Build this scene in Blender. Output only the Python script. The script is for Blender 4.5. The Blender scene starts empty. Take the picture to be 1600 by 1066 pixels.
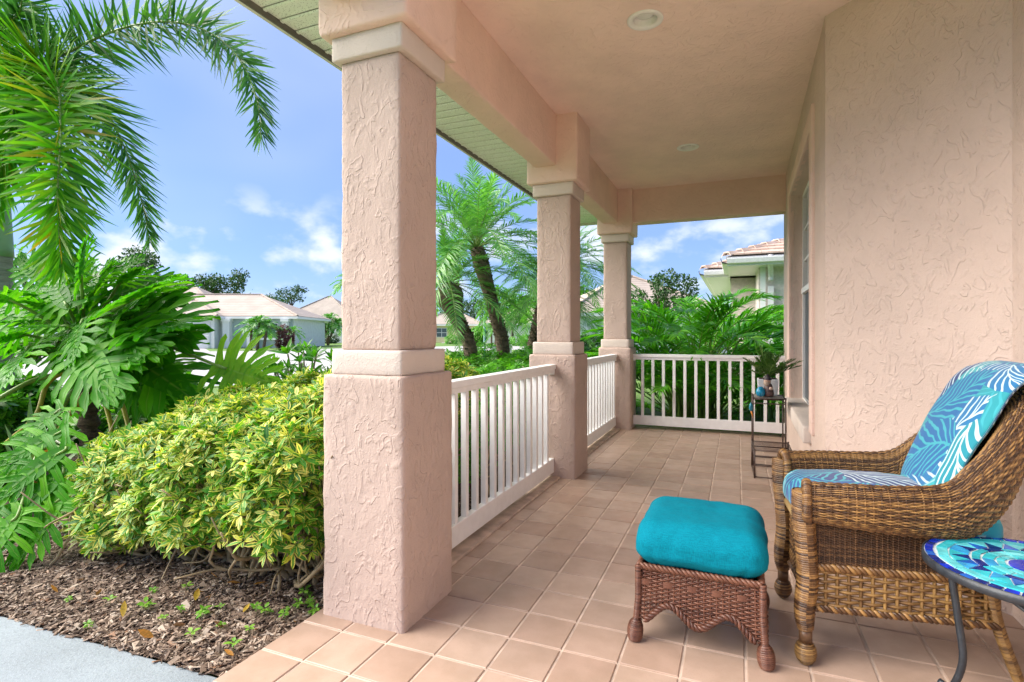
import bpy, bmesh, math, random
import numpy as np
from mathutils import Vector, Matrix, noise

random.seed(7); rng = np.random.default_rng(7)
R = math.radians
S = bpy.context.scene
COL = S.collection

# ------------------------------------------------------------------ camera
FPX, YAW, HY, CAMZ = 847.7, R(22.54), 522.15, 1.15       # focal in px of the 1600 px frame
cd = bpy.data.cameras.new('camera'); cam = bpy.data.objects.new('camera', cd); COL.objects.link(cam)
cd.sensor_width = 36; cd.lens = FPX / 1600 * 36; cd.shift_y = -(533 - HY) / 1600
cd.clip_start = .05; cd.clip_end = 2000
cam.location = (0, 0, CAMZ); cam.rotation_euler = (R(90), 0, YAW)
S.camera = cam

# ------------------------------------------------------------------ world, sun, exposure
SUN_EL, SUN_AZ = R(41), R(252)        # azimuth measured from +Y towards +X
w = bpy.data.worlds.new('World'); S.world = w; w.use_nodes = True
nt = w.node_tree; nt.nodes.clear()
def wn(t, **k):
    n = nt.nodes.new(t)
    for a, b in k.items(): setattr(n, a, b)
    return n
def wm(op, a, b=None, c=None):
    n = wn('ShaderNodeMath', operation=op)
    for i, x in enumerate((a, b, c)):
        if x is None: continue
        if isinstance(x, (int, float)): n.inputs[i].default_value = x
        else: nt.links.new(x, n.inputs[i])
    return n.outputs[0]
sky = wn('ShaderNodeTexSky', sky_type='NISHITA'); sky.sun_disc = False
sky.sun_elevation = SUN_EL; sky.sun_rotation = SUN_AZ
sky.air_density = 1.0; sky.dust_density = .3; sky.ozone_density = 4.0
tc = wn('ShaderNodeTexCoord'); sep = wn('ShaderNodeSeparateXYZ'); nt.links.new(tc.outputs['Generated'], sep.inputs[0])
mp = wn('ShaderNodeMapping'); mp.inputs['Scale'].default_value = (1, 1, 1.7); nt.links.new(tc.outputs['Generated'], mp.inputs[0])
n1 = wn('ShaderNodeTexNoise'); n1.inputs['Scale'].default_value = 7.5; n1.inputs['Detail'].default_value = 7; n1.inputs['Roughness'].default_value = .52
mp.inputs['Location'].default_value = (3.1, 1.7, 0.0)
nt.links.new(mp.outputs[0], n1.inputs['Vector'])
puff = wn('ShaderNodeMapRange', interpolation_type='SMOOTHSTEP'); nt.links.new(n1.outputs['Fac'], puff.inputs[0])
puff.inputs[1].default_value = .47; puff.inputs[2].default_value = .66
n2 = wn('ShaderNodeTexNoise'); n2.inputs['Scale'].default_value = 1.7; n2.inputs['Detail'].default_value = 3
nt.links.new(mp.outputs[0], n2.inputs['Vector'])
veil = wn('ShaderNodeMapRange', interpolation_type='SMOOTHSTEP'); nt.links.new(n2.outputs['Fac'], veil.inputs[0])
veil.inputs[1].default_value = .38; veil.inputs[2].default_value = .78; veil.inputs[4].default_value = .36
lowc = wn('ShaderNodeMapRange', interpolation_type='SMOOTHSTEP'); nt.links.new(sep.outputs[2], lowc.inputs[0])
lowc.inputs[1].default_value = .16; lowc.inputs[2].default_value = .26; lowc.inputs[3].default_value = 1; lowc.inputs[4].default_value = 0   # fair weather puffs low over the horizon, all round
mask = wm('MAXIMUM', wm('MULTIPLY', wm('MULTIPLY', puff.outputs[0], lowc.outputs[0]), .95), veil.outputs[0])
tint = wn('ShaderNodeMix', data_type='RGBA', blend_type='MULTIPLY'); tint.inputs[0].default_value = 1
tint.inputs[7].default_value = (.33, .42, .64, 1)
nt.links.new(sky.outputs[0], tint.inputs[6])
cl = wn('ShaderNodeMix', data_type='RGBA'); nt.links.new(mask, cl.inputs[0])
hz = wn('ShaderNodeMix', data_type='RGBA'); hz.inputs[0].default_value = .62; hz.inputs[7].default_value = (.92, 1.28, 2.0, 1)      # thin even haze over the whole sky
nt.links.new(tint.outputs[2], hz.inputs[6]); nt.links.new(hz.outputs[2], cl.inputs[6])
cl.inputs[7].default_value = (2.5, 2.65, 2.95, 1)
bg = wn('ShaderNodeBackground'); bg.inputs[1].default_value = .05; nt.links.new(cl.outputs[2], bg.inputs[0])
wo = wn('ShaderNodeOutputWorld'); nt.links.new(bg.outputs[0], wo.inputs[0])

sd = bpy.data.lights.new('sun', 'SUN'); sd.energy = 1.5; sd.angle = R(70); sd.color = (1, .91, .79)
sun = bpy.data.objects.new('sun', sd); COL.objects.link(sun)
sdir = Vector((math.sin(SUN_AZ) * math.cos(SUN_EL), math.cos(SUN_AZ) * math.cos(SUN_EL), math.sin(SUN_EL)))
sun.rotation_euler = (-sdir).to_track_quat('-Z', 'Y').to_euler(); sun.location = sdir * 30

vs = S.view_settings; vs.view_transform = 'Standard'; vs.look = 'None'; vs.exposure = 3.1; vs.gamma = 1; vs.use_curve_mapping = False
S.cycles.max_bounces = 7; S.cycles.diffuse_bounces = 6; S.cycles.glossy_bounces = 2; S.cycles.transmission_bounces = 4; S.cycles.transparent_max_bounces = 6
S.cycles.use_denoising = True; S.cycles.sample_clamp_indirect = 8

# ------------------------------------------------------------------ pixel -> place
FW = np.array([-math.sin(YAW), math.cos(YAW), 0]); RT = np.array([math.cos(YAW), math.sin(YAW), 0]); UP = np.array([0, 0, 1.])
CAM = np.array([0, 0, CAMZ])
def at(u, v, x=None, y=None, z=None, d=None):
    r = FW + RT * (u - 800) / FPX + UP * (HY - v) / FPX
    if z is not None: t = (z - CAMZ) / r[2]
    elif x is not None: t = x / r[0]
    elif y is not None: t = y / r[1]
    else: t = d
    return CAM + r * t

# ------------------------------------------------------------------ mesh helpers
def nrm(a):
    a = np.asarray(a, float); l = np.linalg.norm(a, axis=-1, keepdims=True); l[l < 1e-12] = 1; return a / l
def mesh_np(name, V, Q=None, T=None, uv=None, smooth=True):
    V = np.asarray(V, np.float32).reshape(-1, 3)
    Q = np.zeros((0, 4), np.int32) if Q is None else np.asarray(Q, np.int32).reshape(-1, 4)
    T = np.zeros((0, 3), np.int32) if T is None else np.asarray(T, np.int32).reshape(-1, 3)
    me = bpy.data.meshes.new(name)
    loops = np.concatenate([Q.ravel(), T.ravel()])
    nq, ntr = len(Q), len(T)
    me.vertices.add(len(V)); me.vertices.foreach_set('co', V.ravel())
    me.loops.add(len(loops)); me.loops.foreach_set('vertex_index', loops)
    me.polygons.add(nq + ntr)
    st = np.concatenate([np.arange(nq) * 4, nq * 4 + np.arange(ntr) * 3]).astype(np.int32)
    me.polygons.foreach_set('loop_start', st)
    me.polygons.foreach_set('use_smooth', np.full(nq + ntr, smooth, bool))
    if uv is not None:
        l = me.uv_layers.new(name='UVMap'); l.data.foreach_set('uv', np.asarray(uv, np.float32)[loops].ravel())
    me.update(calc_edges=True); me.validate()
    return me
class MB:
    def __init__(s): s.V = []; s.Q = []; s.T = []; s.U = []; s.n = 0
    def add(s, V, Q=None, T=None, uv=None):
        V = np.asarray(V, float).reshape(-1, 3)
        if Q is not None and len(Q): s.Q.append(np.asarray(Q).reshape(-1, 4) + s.n)
        if T is not None and len(T): s.T.append(np.asarray(T).reshape(-1, 3) + s.n)
        s.U.append(np.zeros((len(V), 2)) if uv is None else np.asarray(uv).reshape(-1, 2))
        s.V.append(V); s.n += len(V); return s
    def box(s, x0, x1, y0, y1, z0, z1, M=None):
        V = np.array([(x, y, z) for z in (z0, z1) for y in (y0, y1) for x in (x0, x1)], float)
        if M is not None: V = V @ M[0].T + M[1]
        return s.add(V, [(0, 2, 3, 1), (4, 5, 7, 6), (0, 1, 5, 4), (2, 6, 7, 3), (0, 4, 6, 2), (1, 3, 7, 5)])
    def tube(s, P, r, n=6, cap=True, v0=0.):
        P = np.asarray(P, float); m = len(P); r = np.broadcast_to(np.asarray(r, float), (m,))
        T = nrm(np.gradient(P, axis=0))
        a = np.array([0, 0, 1.]) if abs(T[0][2]) < .9 else np.array([1., 0, 0])
        N = np.zeros_like(P); N[0] = nrm(np.cross(T[0], a))
        for i in range(1, m): N[i] = nrm(N[i - 1] - T[i] * (N[i - 1] @ T[i]))
        B = np.cross(T, N)
        th = np.arange(n) * 2 * math.pi / n
        V = P[:, None] + r[:, None, None] * (np.cos(th)[None, :, None] * N[:, None] + np.sin(th)[None, :, None] * B[:, None])
        i, j = np.meshgrid(np.arange(m - 1), np.arange(n), indexing='ij'); i = i.ravel(); j = j.ravel(); k = (j + 1) % n
        Q = np.stack([i * n + j, i * n + k, (i + 1) * n + k, (i + 1) * n + j], 1)
        uv = np.stack(np.meshgrid(np.linspace(0, 1, m), np.arange(n) / n, indexing='ij'), -1).reshape(-1, 2)[:, ::-1]
        base = s.n; s.add(V, Q, uv=uv)
        if cap:
            c = s.n; s.add([P[0], P[-1]])
            j = np.arange(n); k = (j + 1) % n
            s.T.append(np.stack([np.full(n, c), base + k, base + j], 1)); o = base + (m - 1) * n
            s.T.append(np.stack([np.full(n, c + 1), o + j, o + k], 1))
        return s
    def build(s, name, mat=None, parent=None, smooth=False):
        if not s.V: return None
        me = mesh_np(name, np.concatenate(s.V), np.concatenate(s.Q) if s.Q else None, np.concatenate(s.T) if s.T else None, np.concatenate(s.U), smooth)
        if mat: me.materials.append(mat)
        return link(name, me, parent)
def link(name, me, parent=None):
    o = bpy.data.objects.new(name, me); COL.objects.link(o)
    if parent is not None: o.parent = parent
    return o
def tag(o, label=None, cat=None, group=None, kind=None):
    if label: o['label'] = label
    if cat: o['category'] = cat
    if group: o['group'] = group
    if kind: o['kind'] = kind
    return o
def thing(name, label, cat, loc=(0, 0, 0), rz=0, group=None):
    o = bpy.data.objects.new(name, None); COL.objects.link(o); o.empty_display_size = .1
    o.location = loc; o.rotation_euler = (0, 0, rz)
    return tag(o, label, cat, group)
def copy_tree(o, parent=None):
    c = o.copy(); COL.objects.link(c); c.parent = parent
    for ch in o.children: copy_tree(ch, c)
    return c
def bm_build(name, bm, mat, parent=None, smooth=False):
    me = bpy.data.meshes.new(name); bm.to_mesh(me); bm.free()
    for p in me.polygons: p.use_smooth = smooth
    if mat: me.materials.append(mat)
    return link(name, me, parent)
def soft_box(name, x0, x1, y0, y1, z0, z1, mat, parent=None, bev=.004, seg=2):
    bm = bmesh.new(); bmesh.ops.create_cube(bm, size=1)
    for v in bm.verts: v.co = Vector(((x0 + x1) / 2 + v.co.x * (x1 - x0), (y0 + y1) / 2 + v.co.y * (y1 - y0), (z0 + z1) / 2 + v.co.z * (z1 - z0)))
    if bev: bmesh.ops.bevel(bm, geom=bm.edges[:], offset=bev, segments=seg, profile=.5, affect='EDGES')
    return bm_build(name, bm, mat, parent)
def rough_box(name, x0, x1, y0, y1, z0, z1, mat, parent=None, step=.035, amp=.0028, bev=.012, seed=0., top_amp=None):
    """a plastered block: edges softened by hand, faces a little uneven"""
    bm = bmesh.new()
    def axis(a, b):
        n = max(2, int(round((b - a - 2 * bev) / step)))
        return [a] + list(np.linspace(a + bev, b - bev, n + 1)) + [b]
    X, Y, Z = axis(x0, x1), axis(y0, y1), axis(z0, z1); vd = {}
    def vert(i, j, k):
        q = (i, j, k)
        if q not in vd:
            p = Vector((X[i], Y[j], Z[k])); c = [i in (0, len(X) - 1), j in (0, len(Y) - 1), k in (0, len(Z) - 1)]
            n = sum(c)
            sg = [(-1 if i == 0 else 1) * c[0], (-1 if j == 0 else 1) * c[1], (-1 if k == 0 else 1) * c[2]]
            if n > 1:
                f = bev * (1 - 1 / math.sqrt(n)) * (1 + .35 * noise.noise(p * 23 + Vector((seed, 0, 0))))
                p = p - Vector(sg) * f
            d = noise.noise(p * 9 + Vector((seed, 3, 1))) * .6 + noise.noise(p * 27 + Vector((1, seed, 7))) * .4
            p = p + Vector(sg) * d * amp
            vd[q] = bm.verts.new(p)
        return vd[q]
    nx, ny, nz = len(X) - 1, len(Y) - 1, len(Z) - 1
    for i in range(nx):
        for j in range(ny):
            bm.faces.new([vert(i, j, 0), vert(i, j + 1, 0), vert(i + 1, j + 1, 0), vert(i + 1, j, 0)])
            bm.faces.new([vert(i, j, nz), vert(i + 1, j, nz), vert(i + 1, j + 1, nz), vert(i, j + 1, nz)])
    for i in range(nx):
        for k in range(nz):
            bm.faces.new([vert(i, 0, k), vert(i + 1, 0, k), vert(i + 1, 0, k + 1), vert(i, 0, k + 1)])
            bm.faces.new([vert(i, ny, k), vert(i, ny, k + 1), vert(i + 1, ny, k + 1), vert(i + 1, ny, k)])
    for j in range(ny):
        for k in range(nz):
            bm.faces.new([vert(0, j, k), vert(0, j, k + 1), vert(0, j + 1, k + 1), vert(0, j + 1, k)])
            bm.faces.new([vert(nx, j, k), vert(nx, j + 1, k), vert(nx, j + 1, k + 1), vert(nx, j, k + 1)])
    return bm_build(name, bm, mat, parent, True)

# ------------------------------------------------------------------ materials
def srgb(r, g, b):
    f = lambda c: (c / 255 / 12.92) if c / 255 <= .04045 else ((c / 255 + .055) / 1.055) ** 2.4
    return (f(r), f(g), f(b), 1)
class NT:
    def __init__(s, name):
        s.m = bpy.data.materials.new(name); s.m.use_nodes = True; s.t = s.m.node_tree; s.t.nodes.clear()
        s.out = s.t.nodes.new('ShaderNodeOutputMaterial')
    def n(s, t, ins=None, **k):
        nd = s.t.nodes.new(t)
        for a, b in k.items(): setattr(nd, a, b)
        for a, b in (ins or {}).items():
            if isinstance(b, bpy.types.NodeSocket): s.t.links.new(b, nd.inputs[a])
            else: nd.inputs[a].default_value = b
        return nd
    def math(s, op, a, b=0., c=0., clamp=False):
        return s.n('ShaderNodeMath', {0: a, 1: b, 2: c}, operation=op, use_clamp=clamp).outputs[0]
    def mix(s, f, a, b, blend='MIX'):
        return s.n('ShaderNodeMix', {0: f, 6: a, 7: b}, data_type='RGBA', blend_type=blend).outputs[2]
    def coord(s, kind='Object'): return s.n('ShaderNodeTexCoord').outputs[kind]
    def noise(s, vec, scale, detail=4, rough=.5, dist=0., fac=True):
        nd = s.n('ShaderNodeTexNoise', {'Vector': vec, 'Scale': scale, 'Detail': detail, 'Roughness': rough, 'Distortion': dist})
        return nd.outputs['Fac' if fac else 'Color']
    def mapr(s, x, a, b, c=0., d=1., smooth=True):
        return s.n('ShaderNodeMapRange', {0: x, 1: a, 2: b, 3: c, 4: d}, interpolation_type='SMOOTHSTEP' if smooth else 'LINEAR').outputs[0]
    def ramp(s, x, stops, mode='LINEAR'):
        nd = s.n('ShaderNodeValToRGB', {0: x}); cr = nd.color_ramp; cr.interpolation = mode
        while len(cr.elements) < len(stops): cr.elements.new(.5)
        for e, (p, c) in zip(cr.elements, stops): e.position = p; e.color = c if len(c) == 4 else (*c, 1)
        return nd.outputs[0]
    def bump(s, h, strength=.5, dist=.01, nrm=None):
        i = {'Height': h, 'Strength': strength, 'Distance': dist}
        if nrm is not None: i['Normal'] = nrm
        return s.n('ShaderNodeBump', i).outputs[0]
    def pbr(s, col, rough=.6, normal=None, **k):
        i = {'Base Color': col, 'Roughness': rough}
        if normal is not None: i['Normal'] = normal
        for a, b in k.items(): i[a.replace('_', ' ')] = b
        return s.n('ShaderNodeBsdfPrincipled', i).outputs[0]
    def done(s, sh):
        s.t.links.new(sh, s.out.inputs[0]); return s.m
def m_plain(name, c, rough=.5, var=.06, bump=0., scale=30, **k):
    t = NT(name); v = t.coord(); nz = t.noise(v, scale, 5)
    col = t.mix(t.mapr(nz, .3, .7), tuple(x * (1 - var) for x in c[:3]) + (1,), tuple(min(1, x * (1 + var)) for x in c[:3]) + (1,))
    n = t.bump(t.noise(v, scale * 6, 3), bump, .002) if bump else None
    return t.done(t.pbr(col, rough, n, **k))
def m_stucco(name, c, ridge=1., grain=1., scale=6., zs=.55):
    """skip-trowel plaster: short broken lips left by the trowel over a sandy coat"""
    t = NT(name); v = t.coord('Object')
    mv = t.n('ShaderNodeMapping', {0: v, 'Scale': (1, 1, zs)}).outputs[0]
    n1 = t.noise(mv, scale * 1.5, 2, .5, .7)
    fr = t.math('FRACT', t.math('MULTIPLY', n1, 4.2))
    lip = t.math('MULTIPLY', t.mapr(fr, .45, .90, smooth=False), t.mapr(fr, .90, 1.0, 1, 0, False))
    brk = t.noise(v, scale * 3.1, 2, .6)
    h = t.math('MULTIPLY', lip, t.mapr(brk, .36, .54))
    fine = t.noise(mv, scale * 5.5, 4, .7, .5)
    h = t.math('ADD', t.math('MULTIPLY', h, ridge * .62), t.math('MULTIPLY', fine, .75 * ridge))
    sand = t.noise(v, 150, 2, .7)
    h = t.math('MULTIPLY_ADD', sand, .30 * grain, h)
    b = t.bump(h, .9, .0050)
    col = t.mix(t.mapr(t.noise(v, 1.7, 5, .65), .3, .72), tuple(x * .90 for x in c[:3]) + (1,), tuple(min(1, x * 1.04) for x in c[:3]) + (1,))
    return t.done(t.pbr(col, .85, b))
def m_leaf(name, cols, rough=.42, trans=.35, vein=0., edge=None, spec=.4, noise_s=7., lift=1.):
    """cols: ramp by leaf; edge: (colour, amount) variegated margin by the leaf's own u coordinate"""
    t = NT(name); g = t.n('ShaderNodeNewGeometry'); rnd = g.outputs['Random Per Island']
    c = t.ramp(rnd, [(i / max(1, len(cols) - 1), x) for i, x in enumerate(cols)])
    v = t.coord('Object'); nz = t.noise(v, noise_s, 3)
    c = t.mix(t.mapr(nz, .35, .7), c, t.mix(1., c, (.72, .80, .62, 1), 'MULTIPLY'))
    uv = t.n('ShaderNodeUVMap').outputs[0]; sp = t.n('ShaderNodeSeparateXYZ', {0: uv})
    du = t.math('ABSOLUTE', t.math('SUBTRACT', sp.outputs[0], .5))
    if edge:
        wob = t.math('ADD', du, t.math('MULTIPLY', t.math('SUBTRACT', t.noise(v, 38, 2), .5), .5))
        rr = t.math('FRACT', t.math('MULTIPLY', rnd, 7.31))
        th = t.math('ADD', t.math('MULTIPLY', rr, -.55), .56)
        e = t.mapr(t.math('SUBTRACT', wob, th), -.03, .05)
        ec = t.ramp(t.math('FRACT', t.math('MULTIPLY', rnd, 3.77)), [(0, edge[0]), (.6, edge[1]), (1, edge[2])])
        c = t.mix(e, c, ec)
    n = None
    if vein:
        vl = t.mapr(du, .0, .06, 1, 0)
        c = t.mix(t.math('MULTIPLY', vl, .45), c, (.30, .46, .10, 1))
        n = t.bump(t.mapr(du, 0, .14), vein, .004)
    p = t.pbr(c, rough, n, **{'Specular_IOR_Level': spec})
    tr = t.n('ShaderNodeBsdfTranslucent', {'Color': t.mix(1., c, (1.25, 1.35, .6, 1), 'MULTIPLY')})
    if n is not None: t.t.links.new(n, tr.inputs['Normal'])
    mx = t.n('ShaderNodeMixShader', {0: trans, 1: p, 2: tr.outputs[0]})
    return t.done(mx.outputs[0])
# ================================================================== materials of the house
PINK = (.50, .385, .33)
PINKW = (.64, .50, .425)
def world_coord(mat):
    """use true place instead of object space so no two pieces share a pattern"""
    t = mat.node_tree
    g = t.nodes.new('ShaderNodeNewGeometry')
    for n in list(t.nodes):
        if n.type == 'TEX_COORD':
            for l in list(n.outputs['Object'].links):
                t.links.new(g.outputs['Position'], l.to_socket)
    return mat
M = {}
M['stucco'] = world_coord(m_stucco('stucco', PINK, 1., 1.3, 8.5, .6))
M['stucco_wall'] = world_coord(m_stucco('stucco_wall', PINKW, 1.15, 1.3, 8.5, .75))
M['stucco_ceil'] = world_coord(m_stucco('stucco_ceiling', (.87, .675, .59), 1., 1.4, 6., 1.))
M['stucco_beam'] = world_coord(m_stucco('stucco_beam', (.76, .56, .475), .8, 1.1, 6., 1.))
M['band'] = world_coord(m_stucco('stucco_band', (.62, .54, .48), .25, 1.7, 8., 1.))
M['white'] = m_plain('white_paint', (.87, .88, .89), .35, .03, .05, 20)
M['vinyl'] = m_plain('white_vinyl', (.78, .79, .79), .4, .02)
def m_tile():
    t = NT('porch_tile'); g = t.n('ShaderNodeNewGeometry'); v = g.outputs['Position']
    rnd = t.n('ShaderNodeObjectInfo').outputs['Random']; isl = g.outputs['Random Per Island']
    r = t.math('FRACT', t.math('ADD', rnd, t.math('MULTIPLY', isl, 5.3)))
    c = t.ramp(r, [(0, (.355, .248, .192)), (.3, (.415, .298, .234)), (.7, (.45, .33, .262)), (1, (.375, .255, .196))])
    n = t.noise(v, 7, 5, .6); c = t.mix(t.mapr(n, .3, .72), t.mix(1., c, (.84, .83, .80, 1), 'MULTIPLY'), c)
    sp = t.noise(v, 230, 2); c = t.mix(t.math('MULTIPLY', t.mapr(sp, .6, .7), .18), c, (.2, .11, .07, 1))
    dirt = t.mapr(t.noise(v, 1.6, 6, .65), .48, .72); c = t.mix(t.math('MULTIPLY', dirt, .30), c, (.32, .25, .19, 1)); sc1 = t.mapr(t.noise(v, 17, 6, .75, 1.5), .62, .70); c = t.mix(t.math('MULTIPLY', sc1, .22), c, (.24, .17, .12, 1))
    ro = t.mapr(t.noise(v, 11, 4), .3, .7, .30, .50, False)
    b = t.bump(t.noise(v, 120, 4, .6), .16, .001); b = t.bump(t.noise(v, 5, 2), .25, .003, b)
    return t.done(t.pbr(c, ro, b, Specular_IOR_Level=.45))
M['tile'] = m_tile()
M['grout'] = world_coord(m_plain('tile_grout', (.52, .41, .335), .9, .25, .4, 9))
def m_soffit():
    t = NT('soffit_vinyl'); v = t.n('ShaderNodeNewGeometry').outputs['Position']
    sp = t.n('ShaderNodeSeparateXYZ', {0: v})
    vo = t.n('ShaderNodeTexVoronoi', {'Vector': v, 'Scale': 105.}, feature='F1')
    hole = t.mapr(vo.outputs['Distance'], .22, .32, 1, 0)
    c = t.mix(t.math('MULTIPLY', hole, .75), (.84, .90, .83, 1), (.34, .37, .34, 1))
    return t.done(t.pbr(c, .5, t.bump(hole, -.5, .002)))
M['soffit'] = m_soffit()
M['fascia'] = m_plain('fascia_paint', (.66, .64, .58), .5, .08)
M['drip'] = m_plain('drip_edge', (.12, .11, .1), .6, .1)
M['lens'] = m_plain('lamp_lens', (.72, .74, .70), .15, .03)
M['lamp_trim'] = m_plain('lamp_trim', (.80, .80, .77), .35, .02)
def m_glass():
    t = NT('window_glass')
    return t.done(t.pbr((.02, .03, .04, 1), .08, None, Specular_IOR_Level=.25))
M['glass'] = m_glass()
def m_screen():
    t = NT('insect_screen'); v = t.coord('Object')
    ck = t.n('ShaderNodeTexWave', {0: v, 'Scale': 60.}, bands_direction='Z').outputs['Fac']
    return t.done(t.pbr(t.mix(ck, (.045, .06, .075, 1), (.075, .10, .12, 1)), .45))
M['screen'] = m_screen()

# ================================================================== porch floor
TS = 0.2064; TX0, TY0 = -3.86802 * TS * 1.0, 9.20365 * TS       # a grout crossing, from the fitted camera
kx = CAMZ / 5.59121885; TS = kx; TX0 = -3.86802152 * kx; TY0 = 9.20365 * kx
FX0, FY1 = -1.612, 6.93
fl = MB().box(FX0 + .004, 1.6, -1.5, FY1, -.16, -.0045).build('porch_floor', M['grout'])
tag(fl, 'terracotta tiled porch floor', None, None, 'structure')
def tile_mesh(x0, x1, y0, y1):
    g = .0038; x0 += g; x1 -= g; y0 += g; y1 -= g; b = .0035
    V = [(x0, y0, -.006), (x1, y0, -.006), (x1, y1, -.006), (x0, y1, -.006), (x0 + b * .3, y0 + b * .3, -.002), (x1 - b * .3, y0 + b * .3, -.002), (x1 - b * .3, y1 - b * .3, -.002), (x0 + b * .3, y1 - b * .3, -.002),
         (x0 + b, y0 + b, 0), (x1 - b, y0 + b, 0), (x1 - b, y1 - b, 0), (x0 + b, y1 - b, 0)]
    Q = []
    for a in (0, 4):
        for i in range(4): j = (i + 1) % 4; Q.append((a + i, a + j, a + 4 + j, a + 4 + i))
    Q.append((8, 9, 10, 11)); return np.array(V, float), np.array(Q)
tiles = []
i0 = int(math.floor((FX0 - TX0) / TS)); 
for iy in range(-18, 40):
    for ix in range(i0, 30):
        xa, ya = TX0 + ix * TS, TY0 + iy * TS
        x0, x1, y0, y1 = max(xa, FX0), min(xa + TS, 1.55), max(ya, -1.5), min(ya + TS, FY1)
        if x1 - x0 < .03 or y1 - y0 < .03: continue
        cx, cy = (x0 + x1) / 2, (y0 + y1) / 2
        if cx > 1.12 - max(0, (cy - 2.75)) and cy > 2.7 and cx > .45 + .1: continue
        if cx > .56 and cy > 3.4: continue
        rel = np.array([cx, cy, 0]) - CAM; d = rel @ FW; u = 800 + FPX * (rel @ RT) / max(d, .01)
        v = HY + FPX * CAMZ / max(d, .01)
        vis = d > 1.4 and -120 < u < 1720 and v < 1120
        tiles.append((0 if vis else 1, d, x0, x1, y0, y1))
tiles.sort(key=lambda a: (a[0], a[1]))
full_me = None; rest = MB()
for n, (hid, d, x0, x1, y0, y1) in enumerate(tiles):
    if n < 300 and not hid:
        if abs(x1 - x0 - TS) < 1e-6 and abs(y1 - y0 - TS) < 1e-6:
            if full_me is None:
                V, Q = tile_mesh(-TS / 2, TS / 2, -TS / 2, TS / 2); full_me = mesh_np('tile', V, Q, smooth=False); full_me.materials.append(M['tile'])
            o = link('tile', full_me, fl)
        else:
            V, Q = tile_mesh(-(x1 - x0) / 2, (x1 - x0) / 2, -(y1 - y0) / 2, (y1 - y0) / 2); me = mesh_np('tile', V, Q, smooth=False); me.materials.append(M['tile']); o = link('tile', me, fl)
        o.location = ((x0 + x1) / 2, (y0 + y1) / 2, random.uniform(-.0009, .0006))
        o.rotation_euler = (random.gauss(0, .0012), random.gauss(0, .0012), random.choice((0, math.pi)) + random.gauss(0, .0015))
    else:
        V, Q = tile_mesh(x0, x1, y0, y1); rest.add(V, Q)
tag(rest.build('tile_field', M['tile'], fl), kind='stuff')

# ================================================================== the house the porch belongs to
CZ = 2.9
house = thing('house', 'pale pink stucco house with a covered front porch', 'house', (0, 0, 0))
def poly_slab(name, pts, z0, z1, mat, parent):
    bm = bmesh.new(); a = [bm.verts.new((x, y, z0)) for x, y in pts]; f = bm.faces.new(a)
    r = bmesh.ops.extrude_face_region(bm, geom=[f]); bmesh.ops.translate(bm, vec=(0, 0, z1 - z0), verts=[v for v in r['geom'] if isinstance(v, bmesh.types.BMVert)])
    bmesh.ops.recalc_face_normals(bm, faces=bm.faces[:]); return bm_build(name, bm, mat, parent)
ROOF_Y0 = 1.4
poly_slab('ceiling', [(-1.5, ROOF_Y0), (1.4, ROOF_Y0), (1.4, 6.75), (-1.5, 6.75)], CZ, CZ + .05, M['stucco_ceil'], house)
poly_slab('roof', [(-2.06, ROOF_Y0 - .05), (3.2, ROOF_Y0 - .05), (3.2, 7.45), (-2.06, 7.45)], CZ + .06, CZ + .16, M['fascia'], house)
# walls
def wall_frame(p0, p1):
    p0 = np.array(p0, float); p1 = np.array(p1, float); e = (p1 - p0) / np.linalg.norm(p1 - p0)
    return p0, e, np.linalg.norm(p1 - p0), math.atan2(e[1], e[0])
def wall(name, p0, p1, z0, z1, mat, parent, hole=None, depth=.2, step=.06):
    p, e, L, a = wall_frame(p0, p1)
    xs = set(np.linspace(0, L, max(2, int(L / step)))); zs = set(np.linspace(z0, z1, int((z1 - z0) / step)))
    if hole: xs |= {hole[0], hole[1]}; zs |= {hole[2], hole[3]}
    xs = sorted(xs); zs = sorted(zs)
    bm = bmesh.new(); vd = {}
    def vt(x, z, n=0):
        k = (round(x, 5), round(z, 5), n)
        if k not in vd:
            q = Vector((x * 8 + p[0] * 5, p[1], z * 8)); d = noise.noise(q) * .0022 if n == 0 and 0 < x < L else 0
            vd[k] = bm.verts.new((x, n + d, z))
        return vd[k]
    for i in range(len(xs) - 1):
        for k in range(len(zs) - 1):
            mx, mz = (xs[i] + xs[i + 1]) / 2, (zs[k] + zs[k + 1]) / 2
            if hole and hole[0] < mx < hole[1] and hole[2] < mz < hole[3]: continue
            bm.faces.new([vt(xs[i], zs[k]), vt(xs[i], zs[k + 1]), vt(xs[i + 1], zs[k + 1]), vt(xs[i + 1], zs[k])])
    if hole:
        a0, a1, b0, b1 = hole
        zz = [z for z in zs if b0 <= z <= b1]; xx = [x for x in xs if a0 <= x <= a1]
        for k in range(len(zz) - 1):
            bm.faces.new([vt(a0, zz[k]), vt(a0, zz[k], -depth), vt(a0, zz[k + 1], -depth), vt(a0, zz[k + 1])])
            bm.faces.new([vt(a1, zz[k]), vt(a1, zz[k + 1]), vt(a1, zz[k + 1], -depth), vt(a1, zz[k], -depth)])
        for k in range(len(xx) - 1):
            bm.faces.new([vt(xx[k], b0), vt(xx[k + 1], b0), vt(xx[k + 1], b0, -depth), vt(xx[k], b0, -depth)])
            bm.faces.new([vt(xx[k], b1), vt(xx[k], b1, -depth), vt(xx[k + 1], b1, -depth), vt(xx[k + 1], b1)])
    bmesh.ops.recalc_face_normals(bm, faces=bm.faces[:])
    o = bm_build(name, bm, mat, parent); o.location = (p[0], p[1], 0); o.rotation_euler = (0, 0, a); return o
W0, W1, W2, W3 = (.448, 3.42), (.497, 6.98), (1.038, 2.83), (1.052, .2)
HOLE = (.66, 2.5, .50, 2.49)
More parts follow.
